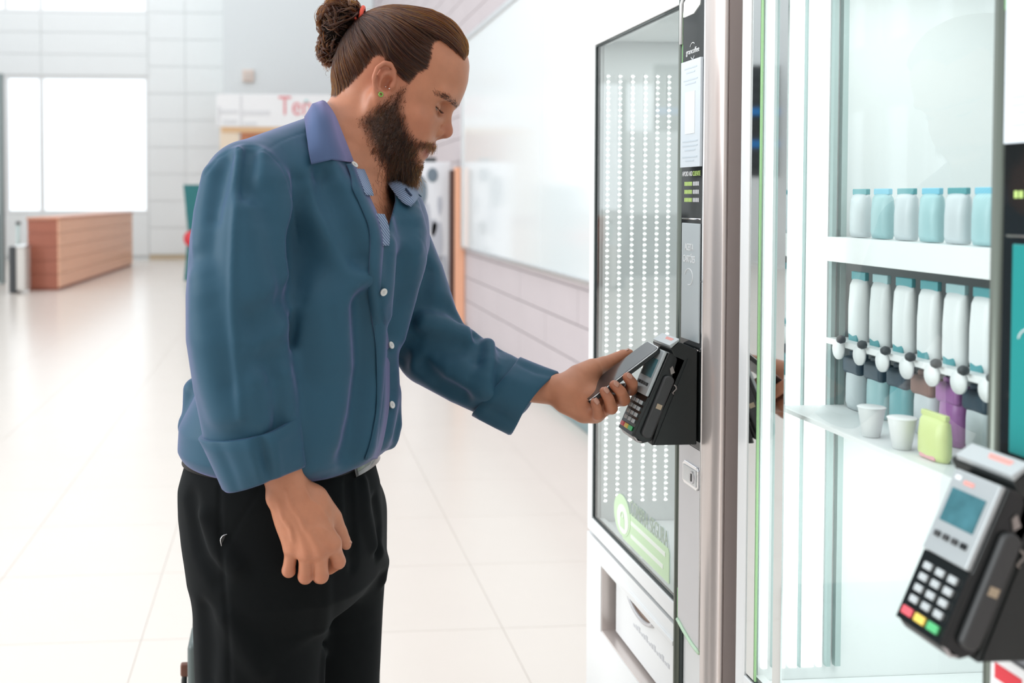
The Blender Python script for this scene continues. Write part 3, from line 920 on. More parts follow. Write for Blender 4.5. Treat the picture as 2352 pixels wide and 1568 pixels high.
for i, y in enumerate(ycol):
    pouch('snack_packet', (0.795, y, 1.395), 0.036, 0.066, 0.022, PK_LT if i % 2 else PK_G, (PK_B if i % 2 else PK_T), None,
          'grey packet with blue sealed top, %s from far end of upper shelf' % ordw[i], 'packet', 'packets on the upper shelf')
    pouch('snack_packet', (0.795, y, 1.251), 0.036, 0.096, 0.022, PK_W, PK_T if i % 3 != 1 else PK_LT, PK_T,
          'white packet with teal top, %s from far end of middle shelf' % ordw[i], 'packet', 'packets on the middle shelf')
    body, top = ((PK_G, PK_N), (PK_LT, PK_N), (PK_T, PK_N), (PK_G, PK_BR), (PK_P, PK_P), (PK_G, PK_N), (PK_T, PK_N), (PK_LT, PK_N), (PK_G, PK_N))[i]
    pouch('snack_packet', (0.795, y, 1.157), 0.040, 0.078, 0.026, body, top, None,
          '%s packet with dark top, %s from far end of lowest shelf' % ({0: 'grey', 1: 'pale teal', 2: 'teal', 3: 'grey and brown', 4: 'purple', 5: 'grey', 6: 'teal', 7: 'pale teal', 8: 'grey'}[i], ordw[i]),
          'packet', 'packets on the lowest shelf', PK_W)
for k, (y, lab) in enumerate(((1.195, 'farther white paper cup at the front of the lowest shelf'), (1.133, 'nearer white paper cup at the front of the lowest shelf'))):
    cp = empty('paper_cup', (0.722, y, 1.157), lab, 'cup', 'cups on the lowest shelf')
    lathe('body', [(0.010, 0.0), (0.0155, 0.034), (0.0155, 0.036), (0.014, 0.036), (0.0095, 0.003)], (0.722, y, 1.157), PK_W, cp, n=24)
    lathe('rim', [(0.0152, 0.0345), (0.0168, 0.0355), (0.0152, 0.0365)], (0.722, y, 1.157), M_PAINT_W, cp, n=24)
pouch('snack_packet', (0.73, 1.085, 1.157), 0.046, 0.052, 0.022, PK_Y, PK_Y, PK_R, 'lime green packet with pink foot beside the white paper cups', 'packet')

for o_ in COL.objects:
    if o_.name.startswith('small_print'):
        o_['kind'] = 'stuff'

# ------------------------------------------------------------------ card readers on the machines
M_HOUS = mat('reader housing black', (0.014, 0.018, 0.018), rough=0.42)
M_TERM = mat('terminal black', (0.010, 0.012, 0.012), rough=0.25)
M_SWIPE = mat('dark grey rubber', (0.045, 0.047, 0.048), rough=0.5)
M_TSILV = mat('terminal silver', (0.47, 0.51, 0.52), rough=0.3, metal=0.25)
M_LCD = mat('lcd teal', (0.06, 0.17, 0.20), rough=0.15, noise=0.5, nscale=60)
M_KEY = mat('key white', (0.48, 0.52, 0.53), rough=0.4)
YN, RWD = 1.553, 0.062
pn = lambda px, py: W(px, py, YN)
OFFY = np.array([0, RWD, 0])


def card_reader(dy, label):
    t = empty('card_reader', (0.64, YN + 0.03 + dy, 1.05), label, 'card reader', 'card readers')
    D = np.array([0, dy, 0])
    P = lambda px, py: pn(px, py) + D
    # wedge housing
    wall = XM - 0.0080
    pts = [P(1497, 1023), np.array([wall, YN + dy, P(1618, 1021)[2]]), np.array([wall, YN + dy, P(1618, 803)[2]]), P(1561, 785), P(1541, 801), P(1552, 826)]
    prism('housing', pts, (0, 0.081, 0), M_HOUS, t, bevel=0.002)
    # face line of the terminal (side view)
    a, b = P(1533, 806), P(1449, 1003)
    ax = (b - a) / np.linalg.norm(b - a)
    nrm = np.array([ax[2], 0, -ax[0]])
    if nrm[0] > 0:
        nrm = -nrm
    L = np.linalg.norm(b - a)
    Q = lambda s, h, y=0.0: a + ax * (s * L) + nrm * h + np.array([0, y, 0])
    back = -0.034
    prism('terminal', [Q(0.0, -0.003), Q(0.0, back), Q(0.96, back), Q(1.02, back + 0.012), Q(1.03, -0.012), Q(0.985, -0.002)], OFFY, M_TERM, t, bevel=0.003)
    # silver cap over the top
    cp = prism('top_cover', [P(1541, 800) + np.array([0, -0.001, 0]), P(1560, 783) + np.array([0, -0.001, 0]), P(1560, 783) + np.array([0, -0.001, 0.004]), P(1540, 797) + np.array([-0.002, -0.001, 0.003])],
               (0, 0.072, 0), M_TSILV, t, bevel=0.001)
    cen = Q(0.0, 0.0)
    # red and white mark on the cover
    p0, p1 = P(1545, 795), P(1555, 787)
    prism('cover_mark', [p0 + np.array([0, 0.012, 0.0035]), p1 + np.array([0, 0.012, 0.0035]), p1 + np.array([0, 0.042, 0.0035]), p0 + np.array([0, 0.036, 0.0035])],
          np.array([-0.3, 0, 1]) * 0.0012, mat('mark red', (0.78, 0.32, 0.28), rough=0.5), cp)

    def face(nm, s0, s1, y0, y1, h0, h1, m, par, bev=0.0):
        return prism(nm, [Q(s0, h0, y0), Q(s1, h0, y0), Q(s1, h0, y1), Q(s0, h0, y1)], nrm * (h1 - h0), m, par, bevel=bev)
    sp_ = face('silver_face', 0.01, 0.535, 0.002, RWD - 0.002, -0.002, 0.0035, M_TSILV, t, 0.0015)
    face('display', 0.125, 0.335, 0.010, RWD - 0.009, 0.0035, 0.0042, M_LCD, sp_)
    face('print', 0.06, 0.085, 0.030, 0.043, 0.0035, 0.004, MATS['mark red'], sp_)
    face('print', 0.045, 0.07, 0.048, 0.055, 0.0035, 0.004, M_TXTW, sp_)
    for k in range(4):
        face('menu_key', 0.40, 0.435, 0.010 + k * 0.0115, 0.017 + k * 0.0115, 0.0035, 0.0052, M_BLACK if k == 0 else M_SWIPE, sp_)
    kp = face('keypad', 0.54, 0.985, 0.001, RWD - 0.001, -0.003, 0.0, M_TERM, t)
    for r in range(4):
        for c in range(3):
            face('key', 0.60 + r * 0.072, 0.643 + r * 0.072, 0.008 + c * 0.0165, 0.018 + c * 0.0165, 0.0, 0.003, M_KEY, kp, 0.0008)
    for c, (nm, colr) in enumerate((('green', (0.10, 0.50, 0.20)), ('yellow', (0.85, 0.62, 0.12)), ('red', (0.80, 0.12, 0.15)))):
        k = face('key', 0.895, 0.945, 0.006 + c * 0.0175, 0.0195 + c * 0.0175, 0.0, 0.003, mat('key ' + nm, colr, rough=0.4), kp, 0.0008)
        k['label'] = nm + ' key'
    prism('chin', [Q(0.985, -0.003), Q(1.03, -0.013), Q(1.005, -0.022), Q(0.985, -0.012)], OFFY + np.array([0, -0.02, 0]), mat('chin grey', (0.45, 0.42, 0.42), rough=0.35), t, bevel=0.001)
    # swipe bar along the near flank
    sb0, sb1 = P(1540, 862), P(1478, 1002)
    sv = np.array([0, -0.004, 0])
    sx = nrm * 0.0085
    r_ = []
    bm = bmesh.new()
    ring = []
    c0_, c1_ = P(1534, 872), P(1484, 994)
    d_ = (c1_ - c0_) / np.linalg.norm(c1_ - c0_)
    w_ = np.array([d_[2], 0, -d_[0]]) * 0.0088
    for aa in np.linspace(0, math.pi, 9):
        ring.append(c0_ - d_ * 0.0088 * 0.8 * math.sin(aa) + w_ * math.cos(aa))
    for aa in np.linspace(0, math.pi, 9):
        ring.append(c1_ + d_ * 0.0088 * 0.8 * math.sin(aa) - w_ * math.cos(aa))
    bm_prism(bm, [p + np.array([0, -0.007, 0]) for p in ring], (0, 0.008, 0))
    sw = from_bm('swipe_bar', bm, M_SWIPE, t, bevel=0.003, seg=3)
    g = P(1510, 932)
    prism('gold_mark', [g + np.array([0, -0.0074, 0]) + d_ * 0.004 - w_ * 0.5, g + np.array([0, -0.0074, 0]) + d_ * 0.004 + w_ * 0.5,
                        g + np.array([0, -0.0074, 0]) - d_ * 0.004 + w_ * 0.5, g + np.array([0, -0.0074, 0]) - d_ * 0.004 - w_ * 0.5], (0, 0.0008, 0), mat('worn gold print', (0.45, 0.36, 0.25), rough=0.5), sw)
    # steel bracket bits showing behind the bar
    prism('bracket', [P(1538, 846) + np.array([0, -0.002, 0]), P(1544, 840) + np.array([0, -0.002, 0]), P(1549, 855) + np.array([0, -0.002, 0]), P(1540, 860) + np.array([0, -0.002, 0])], (0, 0.003, 0),
          mat('bracket steel', (0.35, 0.32, 0.30), rough=0.3, metal=0.8), t)
    tube('wire_loop', [P(x, y) + np.array([0, -0.003, 0]) for x, y in ((1546, 883), (1551, 886), (1552, 892), (1547, 897), (1543, 901), (1546, 904))], 0.0012, MATS['bracket steel'], t, n=6)
    prism('side_rib', [P(1580, 823) + np.array([0, -0.0015, 0]), P(1583, 824) + np.array([0, -0.0015, 0]), P(1506, 1020) + np.array([0, -0.0015, 0]), P(1502, 1020) + np.array([0, -0.0015, 0])], (0, 0.003, 0), M_HOUS, t)
    q = P(1608, 806)
    prism('edge_chip', [q + np.array([-0.006, 0.002, 0.001]), q + np.array([0.001, 0.002, -0.0025]), q + np.array([0.001, 0.008, -0.0015]), q + np.array([-0.006, 0.008, 0.002])], (0, 0, 0.002), M_CHROME, t)
    return t


card_reader(0.0, 'black card reader with slanted keypad that the man holds his phone to')
cr2 = card_reader(-0.752, 'nearest black card reader with white keys, cut by the right edge')
# red and white sticker under the nearer reader
q0 = WX(2195, 1520, XM - 0.008)
sk = box('sticker', (XM - 0.011, YN - 0.752 + 0.03, 0.93), (XM - 0.009, YN - 0.752 + 0.078, 1.035), M_PAINT_W, vm2)
for z in (1.012, 0.985):
    box('red_print', (XM - 0.0118, YN - 0.752 + 0.038, z), (XM - 0.011, YN - 0.752 + 0.072, z + 0.014), M_RED, sk)
# ------------------------------------------------------------------ signed-distance modelling (for the body and the clothes)
def smin(a, b, k):
    if k <= 0:
        return np.minimum(a, b)
    h = np.clip(0.5 + 0.5 * (b - a) / k, 0, 1)
    return b + (a - b) * h - k * h * (1 - h)


class Model:
    def __init__(self):
        self.ops = []

    def add(self, fn, lo, hi, mode='u', k=0.01):
        self.ops.append((fn, np.asarray(lo, float), np.asarray(hi, float), mode, k))

    def eval(self, P, lo=None, hi=None):
        d = np.full(len(P), 1e3)
        kmax = max(o[4] for o in self.ops) if lo is not None else 0
        for fn, l, h, mode, k in self.ops:
            pad = (kmax if mode == 'u' else k) * 1.1 + 0.014
            if lo is not None and (np.any(l - pad > hi) or np.any(h + pad < lo)):
                if not (mode == 'u' and lo is None):
                    continue
            v = fn(P)
            if mode == 'u':
                d = smin(d, v, k)
            elif mode == 's':
                d = -smin(-d, v, k)
            elif mode == 'i':
                d = -smin(-d, -v, k)
            elif mode == 'd':
                d = d + v
        return d

    # ---- primitives
    def cone(self, a, b, ra, rb, k=0.01, mode='u'):
        a, b = np.asarray(a, float), np.asarray(b, float)
        ab = b - a
        L = ab @ ab + 1e-12

        def fn(P):
            t = np.clip((P - a) @ ab / L, 0, 1)
            return np.linalg.norm(P - (a + t[:, None] * ab), axis=1) - (ra + (rb - ra) * t)
        r = max(ra, rb)
        self.add(fn, np.minimum(a, b) - r, np.maximum(a, b) + r, mode, k)

    def chain(self, pts, rs, k=0.01, mode='u'):
        """one polyline tube of varying radius"""
        pts = [np.asarray(p, float) for p in pts]
        if np.isscalar(rs):
            rs = [rs] * len(pts)

        def fn(P):
            d = None
            for a, b, ra, rb in zip(pts[:-1], pts[1:], rs[:-1], rs[1:]):
                ab = b - a
                t = np.clip((P - a) @ ab / (ab @ ab + 1e-12), 0, 1)
                v = np.linalg.norm(P - (a + t[:, None] * ab), axis=1) - (ra + (rb - ra) * t)
                d = v if d is None else np.minimum(d, v)
            return d
        A = np.array(pts)
        r = max(rs)
        self.add(fn, A.min(0) - r, A.max(0) + r, mode, k)

    def ell(self, c, r, M=None, k=0.01, mode='u'):
        c, r = np.asarray(c, float), np.asarray(r, float)
        M = np.eye(3) if M is None else np.asarray(M, float)   # columns are the axes

        def fn(P):
            q = (P - c) @ M
            k0 = np.linalg.norm(q / r, axis=1)
            k1 = np.linalg.norm(q / (r * r), axis=1) + 1e-9
            return np.where(k0 < 1e-6, -r.min(), k0 * (k0 - 1) / k1)
        R = r.max()
        self.add(fn, c - R, c + R, mode, k)

    def loft(self, zs, cx, cy, a, b, yaw, n=2.3, k=0.01, mode='u', capr=0.02):
        """stack of superellipses along world z; a along the facing direction, b sideways"""
        o = np.argsort(zs)
        zs, cx, cy, a, b = [np.asarray(v, float)[o] for v in (zs, cx, cy, a, b)]
        yaw = np.full(len(zs), yaw) if np.isscalar(yaw) else np.asarray(yaw, float)[o]

        def fn(P):
            z = np.clip(P[:, 2], zs[0], zs[-1])
            I = lambda v: np.interp(z, zs, v)
            ang = I(yaw)
            dx, dy = P[:, 0] - I(cx), P[:, 1] - I(cy)
            u = np.cos(ang) * dx + np.sin(ang) * dy
            s = -np.sin(ang) * dx + np.cos(ang) * dy
            kk = (np.abs(u / I(a)) ** n + np.abs(s / I(b)) ** n) ** (1 / n) + 1e-9
            d = np.hypot(u, s) * (1 - 1 / kk)
            d = np.maximum(d, -np.minimum(I(a), I(b)))
            dz = np.abs(P[:, 2] - (zs[0] + zs[-1]) / 2) - (zs[-1] - zs[0]) / 2
            return -smin(-d, -dz, capr)
        R = max(a.max(), b.max())
        self.add(fn, (cx.min() - R, cy.min() - R, zs[0]), (cx.max() + R, cy.max() + R, zs[-1]), mode, k)

    # ---- ray marching from the camera's position, used only to lay seams and folds on the surface
    def march(self, px, py, y0=1.0, y1=2.4):
        d = RC @ np.array([(px - PPX) / F_PX, -(py - PPY) / F_PX, -1.0])
        d = d / d[1]
        L = np.linalg.norm(d)
        y = y0
        for _ in range(160):
            p = CAM + d * y
            v = float(self.eval(p[None, :])[0])
            if v < 0.0004:
                return p
            y += max(v * 0.7, 0.0003) / L
            if y > y1:
                return None
        return p

    def march_many(self, pts, y0=1.15, y1=2.4):
        X = np.array(pts, float)
        D = np.stack([(X[:, 0] - PPX) / F_PX, -(X[:, 1] - PPY) / F_PX, -np.ones(len(X))], 1) @ RC.T
        D = D / D[:, 1:2]
        L = np.linalg.norm(D, axis=1)
        y = np.full(len(X), y0)
        act = np.ones(len(X), bool)
        for _ in range(160):
            i = np.where(act)[0]
            if len(i) == 0:
                break
            v = self.eval(CAM + D[i] * y[i][:, None])
            hit = v < 0.0004
            act[i[hit]] = False
            k = i[~hit]
            y[k] += np.maximum(v[~hit] * 0.7, 0.0003) / L[k]
            act[k[y[k] > y1]] = False
        ok = y < y1
        P = CAM + D * y[:, None]
        return P[ok], self.normals(P[ok])

    def normals(self, P, e=0.002):
        if len(P) == 0:
            return P
        g = np.stack([self.eval(P + np.eye(3)[i] * e) - self.eval(P - np.eye(3)[i] * e) for i in range(3)], 1)
        return g / (np.linalg.norm(g, axis=1)[:, None] + 1e-9)

    def normal(self, p, e=0.002):
        E = np.array([[e, 0, 0], [-e, 0, 0], [0, e, 0], [0, -e, 0], [0, 0, e], [0, 0, -e]])
        v = self.eval(p + E)
        g = np.array([v[0] - v[1], v[2] - v[3], v[4] - v[5]])
        return g / (np.linalg.norm(g) + 1e-9)

    # ---- surface extraction in blocks
    def mesh(self, name, h, mats, parent=None, relax=0, color=None):
        lo = np.min([o[1] for o in self.ops if o[3] == 'u'], axis=0) - 0.01
        hi = np.max([o[2] for o in self.ops if o[3] == 'u'], axis=0) + 0.01
        B = 16
        bs = B * h
        nb = np.ceil((hi - lo) / bs).astype(int)
        i0 = np.floor(lo / h).astype(int)
        gx, gy, gz = np.meshgrid(*[np.arange(n) for n in nb], indexing='ij')
        idx = np.stack([gx.ravel(), gy.ravel(), gz.ravel()], 1)
        cen = (i0 + idx * B + B / 2) * h
        dc = np.concatenate([self.eval(c) for c in np.array_split(cen, max(1, len(cen) // 60000))])
        keep = np.abs(dc) < bs * 0.9 + 0.022
        grid = vdb.FloatGrid(3 * h)
        grid.transform = vdb.createLinearTransform(voxelSize=h)
        for ii in idx[(~keep) & (dc < 0)]:
            a = i0 + ii * B
            grid.fill(tuple(int(v) for v in a), tuple(int(v) for v in a + B - 1), -3 * h, False)
        off = np.stack(np.meshgrid(*[np.arange(B)] * 3, indexing='ij'), -1).reshape(-1, 3)
        for ii in idx[keep]:
            a = i0 + ii * B
            P = (a + off) * h
            v = self.eval(P, P[0], P[-1])
            v = np.clip(v, -3 * h, 3 * h).astype(np.float32).reshape(B, B, B)
            grid.copyFromArray(v, ijk=tuple(int(x) for x in a))
        pts, quads = grid.convertToQuads(isovalue=0.0)
        pts = np.asarray(pts, float)
        quads = np.asarray(quads)[:, ::-1]
        # keep the biggest shells only
        if relax:
            e = np.concatenate([quads[:, [0, 1]], quads[:, [1, 2]], quads[:, [2, 3]], quads[:, [3, 0]]])
            e = np.concatenate([e, e[:, ::-1]])
            cnt = np.bincount(e[:, 0], minlength=len(pts)).astype(float) + 1e-9
            for _ in range(relax):
                acc = np.stack([np.bincount(e[:, 0], weights=pts[e[:, 1], c], minlength=len(pts)) for c in range(3)], 1)
                pts = pts * 0.45 + 0.55 * acc / cnt[:, None]
        me = bpy.data.meshes.new(name)
        me.vertices.add(len(pts))
        me.vertices.foreach_set('co', pts.astype(np.float32).ravel())
        me.loops.add(quads.size)
        me.loops.foreach_set('vertex_index', quads.astype(np.int32).ravel())
        me.polygons.add(len(quads))
        me.polygons.foreach_set('loop_start', np.arange(0, quads.size, 4, dtype=np.int32))
        me.polygons.foreach_set('loop_total', np.full(len(quads), 4, dtype=np.int32))
        me.update(calc_edges=True)
        me.validate()
        if color is not None:
            at = me.color_attributes.new('tone', 'FLOAT_COLOR', 'POINT')
            c = color(pts)
            at.data.foreach_set('color', np.concatenate([c, np.ones((len(c), 1))], 1).astype(np.float32).ravel())
        return link_mesh(name, me, mats, parent, smooth=True)


# ------------------------------------------------------------------ the man: frames of reference
man = empty('person', (0.04, 1.62, 0.0),
            'bearded man with a bun in a blue shirt and black trousers, holding out a smartphone', 'person')

HC = W(930, 210, 1.60)                                  # a point on the head's middle plane
az = math.atan2(HC[0], HC[1]) + math.radians(2.0)
HF = np.array([math.cos(az), -math.sin(az), 0.0])
HS = np.array([-math.sin(az), -math.cos(az), 0.0])      # towards the man's right (the camera)
PT = math.radians(23)
HU = HF * math.cos(PT) + np.array([0, 0, -math.sin(PT)])    # forward out of the face
HV = HF * math.sin(PT) + np.array([0, 0, math.cos(PT)])     # up the head
HM = np.stack([HU, HV, HS], 1)


def on_plane(px, py, c, n):
    d = RC @ np.array([(px - PPX) / F_PX, -(py - PPY) / F_PX, -1.0])
    return CAM + d * (((c - CAM) @ n) / (d @ n))


HO = on_plane(893, 197, HC, HS)                          # ear canal, taken to the middle plane


def h2(px, py, s=0.0):
    """head coordinates (u, v) of a pixel on the plane s metres beside the middle plane"""
    q = (on_plane(px, py, HO + HS * s, HS) - HO) @ HM
    return q[0], q[1]


def H(u, v, s=0.0):
    return HO + HU * u + HV * v + HS * s


def HP(px, py, s=0.0):
    u, v = h2(px, py, s)
    return H(u, v, s)


body = Model()
# --- cranium
def skull_pts():
    return [h2(*p) for p in ((1062, 150), (1045, 92), (1005, 50), (930, 20), (860, 38), (812, 95), (795, 150))]


sp = np.array(skull_pts())
cu = (sp[0][0] + sp[6][0]) / 2 + 0.004
body.ell(H(0.012, 0.043, 0), (0.092, 0.078, 0.074), HM, k=0.0)
body.ell(H(0.042, 0.050, 0), (0.0555, 0.066, 0.066), HM, k=0.03)      # forehead volume
body.ell(H(-0.028, 0.030, 0), (0.054, 0.060, 0.066), HM, k=0.03)      # back of the head
# --- face loft: front line (without the nose), back line and half width along v
front_px = [(1066, 165), (1067, 185), (1064, 205), (1059, 225), (1053, 240), (1040, 253), (1030, 268), (1022, 285), (1014, 303), (1003, 322), (997, 338), (983, 348), (979, 360), (970, 371), (966, 383), (955, 396), (938, 402)]
fuv = np.array([h2(*p) for p in front_px])
fuv[:, 0] -= 0.0015
o_ = np.argsort(fuv[:, 1])
fv, fu = fuv[o_, 1], fuv[o_, 0]
wv = np.array([-0.125, -0.115, -0.10, -0.08, -0.06, -0.03, -0.005, 0.02, 0.05, 0.08])
ww = np.array([0.022, 0.032, 0.044, 0.053, 0.060, 0.0675, 0.0685, 0.067, 0.068, 0.066])
bv = np.array([-0.125, -0.115, -0.10, -0.08, -0.055, -0.03, 0.0, 0.08])
bu = np.array([0.050, 0.040, 0.026, 0.006, -0.010, -0.014, -0.02, -0.04])


def face_fn(P):
    q = (P - HO) @ HM
    v = np.clip(q[:, 1], -0.122, 0.075)
    f, w, b = np.interp(v, fv, fu), np.interp(v, wv, ww), np.interp(v, bv, bu)
    c = b + (f - b) * 0.30
    a = np.where(q[:, 0] > c, f - c, c - b)
    kk = (np.abs((q[:, 0] - c) / a) ** 2.25 + np.abs(q[:, 2] / w) ** 2.25) ** (1 / 2.25) + 1e-9
    d = np.hypot(q[:, 0] - c, q[:, 2]) * (1 - 1 / kk)
    dz = np.maximum(q[:, 1] - 0.075, -0.116 - q[:, 1])
    return -smin(-d, -dz, 0.03)


body.add(face_fn, H(0.05, -0.02, 0) - 0.16, H(0.05, -0.02, 0) + 0.16, 'u', 0.022)
EYU, EYV = h2(997, 244, 0.033)
NTU, NTV = h2(1039, 309, 0.0)
for s in (-1, 1):
    body.ell(H(EYU + 0.0075, EYV + 0.0195, s * 0.030), (0.0085, 0.0060, 0.026), HM, k=0.018)        # brow ridge
    body.ell(H(EYU + 0.018, EYV + 0.001, s * 0.034), (0.017, 0.0125, 0.019), HM, k=0.012, mode='s')   # eye socket
    body.ell(H(EYU - 0.004, EYV, s * 0.033), (0.0142, 0.0135, 0.0150), HM, k=0.004)               # lids over the eyeball
    body.ell(H(EYU - 0.022, EYV - 0.028, s * 0.046), (0.022, 0.014, 0.020), HM, k=0.02)            # cheekbone
    body.ell(H(EYU - 0.012, EYV - 0.050, s * 0.036), (0.020, 0.020, 0.020), HM, k=0.02)            # cheek
    # slit between the lids, looking down
    body.chain([H(EYU - 0.006, EYV + 0.0020, s * 0.0495), H(EYU - 0.001, EYV + 0.0005, s * 0.0470), H(EYU + 0.007, EYV - 0.0040, s * 0.0405), H(EYU + 0.0107, EYV - 0.0052, s * 0.033), H(EYU + 0.0095, EYV - 0.0045, s * 0.0235)],
               [0.0006, 0.0014, 0.0019, 0.0020, 0.0008], k=0.001, mode='s')
    # crease above the upper lid
    body.chain([H(EYU - 0.003, EYV + 0.0085, s * 0.0475), H(EYU + 0.008, EYV + 0.0095, s * 0.037), H(EYU + 0.011, EYV + 0.008, s * 0.025)], 0.0009, k=0.002, mode='s')
# --- nose
u0, v0 = h2(1043, 252)
body.chain([H(u0 - 0.0105, v0 + 0.010), H(u0 - 0.0115, v0 - 0.004), H(*(np.array(h2(1036, 276)) - [0.0080, 0])), H(*(np.array(h2(1038, 297)) - [0.0085, 0]))], [0.0095, 0.0068, 0.0076, 0.0082], k=0.010)
body.ell(H(NTU - 0.0108, NTV + 0.0005), (0.0108, 0.0095, 0.0105), HM, k=0.006)
body.chain([H(NTU - 0.010, NTV - 0.005), H(*(np.array(h2(1010, 321)) - [0.004, -0.002]))], [0.0045, 0.004], k=0.005)
ALU, ALV = h2(1003, 303, 0.014)
for s in (-1, 1):
    body.ell(H(ALU + 0.001, ALV, s * 0.0125), (0.0098, 0.0078, 0.0062), HM, k=0.005)
    body.chain([H(ALU - 0.010, ALV + 0.002, s * 0.0180), H(ALU - 0.004, ALV + 0.009, s * 0.0175), H(ALU + 0.005, ALV + 0.0095, s * 0.0150)], 0.0015, k=0.004, mode='s')
    nu, nv = h2(1016, 318, 0.008)
    body.ell(H(nu + 0.001, nv + 0.0005, s * 0.0085), (0.0066, 0.0052, 0.0042), HM, k=0.0015, mode='s')
# --- mouth
lu, lv = h2(1001, 340)
lu2, lv2 = h2(984, 357)
mu, mv = h2(985, 348)
body.chain([H(mu - 0.024, mv - 0.002, -0.026), H(lu - 0.0085, lv - 0.001, -0.010), H(lu - 0.0058, lv, 0), H(lu - 0.0085, lv - 0.001, 0.010), H(mu - 0.024, mv - 0.002, 0.026)], [0.0030, 0.0055, 0.0062, 0.0055, 0.0030], k=0.006)
body.chain([H(mu - 0.024, mv - 0.003, -0.025), H(lu2 - 0.0085, lv2, -0.010), H(lu2 - 0.0062, lv2, 0), H(lu2 - 0.0085, lv2, 0.010), H(mu - 0.024, mv - 0.003, 0.025)], [0.0030, 0.0060, 0.0068, 0.0060, 0.0030], k=0.006)
body.chain([H(mu - 0.028, mv - 0.002, -0.027), H(mu + 0.001, mv + 0.0005, -0.012), H(mu + 0.006, mv + 0.001, 0), H(mu + 0.001, mv + 0.0005, 0.012), H(mu - 0.028, mv - 0.002, 0.027)], 0.0011, k=0.0025, mode='s')
body.ell(H(*(np.array(h2(948, 386)) - [0.010, 0])), (0.020, 0.017, 0.024), HM, k=0.02)   # chin
# --- ears
for s in (1, -1):
    sf = 0.0745
    E = lambda px, py, ds=0.0: H(*h2(px, py, 0.08), s * (sf + ds))
    nE = HS * s * 0.45 - HU * 0.62          # the shell leans out and back
    nE = nE / np.linalg.norm(nE)
    body.ell(E(883, 186, 0.004), (0.015, 0.0265, 0.0050), np.stack([HU * 0.86 + HS * s * -0.40, HV, HS * s * 0.86 + HU * 0.40], 1), k=0.008)
    body.chain([E(905, 190, 0.000), E(906, 165, 0.006), E(897, 148, 0.010), E(883, 146, 0.013), E(868, 158, 0.016), E(860, 180, 0.017), E(862, 205, 0.013), E(869, 222, 0.008)],
               [0.0030, 0.0036, 0.0040, 0.0040, 0.0040, 0.0038, 0.0036, 0.004], k=0.003)                      # helix
    body.chain([E(895, 163, 0.006), E(880, 170, 0.010), E(873, 190, 0.010), E(878, 210, 0.007)], [0.0030, 0.0034, 0.0036, 0.003], k=0.004)   # antihelix
    body.ell(E(876, 222, 0.004), (0.0085, 0.0080, 0.0045), HM, k=0.006)                                       # lobe
    body.ell(E(889, 192, 0.009), (0.0085, 0.0125, 0.0130), HM, k=0.002, mode='s')
    body.chain([E(898, 160, 0.009), E(882, 157, 0.013), E(869, 172, 0.015), E(867, 196, 0.014)], [0.0018, 0.0026, 0.0026, 0.0018], k=0.0025, mode='s')                             # concha
    body.ell(E(893, 203, 0.006), (0.0040, 0.0062, 0.0100), HM, k=0.002, mode='s')
    body.ell(E(900, 197, 0.003), (0.0045, 0.0065, 0.0050), HM, k=0.004)                                       # tragus
# --- neck, shoulders, chest
NECK = [W(850, 200, 1.60), W(842, 232, 1.60), W(833, 264, 1.60), W(823, 298, 1.60), W(811, 338, 1.60), W(796, 382, 1.60), W(778, 430, 1.60)]
NECKR = [0.0525, 0.0535, 0.0550, 0.0580, 0.0630, 0.0700, 0.0780]
body.chain(NECK, NECKR, k=0.03)
body.chain([HP(868, 232, 0.062), W(850, 330, 1.545), W(848, 395, 1.570)], [0.012, 0.013, 0.010], k=0.02)      # neck muscle
SHN, SHF = W(570, 425, 1.455), W(915, 505, 1.765)
body.cone(W(735, 345, 1.58), SHN + (0.02, 0.03, -0.02), 0.052, 0.058, k=0.05)
body.cone(W(800, 370, 1.64), SHF + (-0.03, -0.02, -0.03), 0.045, 0.045, k=0.04)
BY = math.radians(-27)                                  # the chest is turned a little towards the camera
tz, tcx, tcy, ta, tb = [], [], [], [], []
for (py, cxp, cyd, a, b) in ((395, 740, 1.61, 0.068, 0.115), (470, 748, 1.61, 0.098, 0.145), (560, 752, 1.61, 0.122, 0.160), (700, 722, 1.60, 0.112, 0.145),
                             (850, 692, 1.60, 0.105, 0.130), (980, 668, 1.60, 0.108, 0.125), (1090, 652, 1.60, 0.110, 0.120)):
    p = W(cxp, py, cyd)
    tz.append(p[2]); tcx.append(p[0]); tcy.append(p[1]); ta.append(a); tb.append(b)
body.loft(tz, tcx, tcy, ta, tb, BY, n=2.4, k=0.03)
# --- arms
ELN, WRN = W(556, 770, 1.41), W(668, 1140, 1.415)
body.chain([SHN, ELN], [0.050, 0.044], k=0.02)
body.chain([ELN, W(612, 950, 1.41), WRN], [0.045, 0.042, 0.0265], k=0.03)
ELF, WRF = W(990, 803, 1.732), W(1296, 899, 1.622)
body.chain([SHF + (-0.02, 0, -0.02), ELF], [0.045, 0.043], k=0.03)
body.chain([ELF, W(1130, 868, 1.68), WRF], [0.038, 0.033, 0.0235], k=0.02)

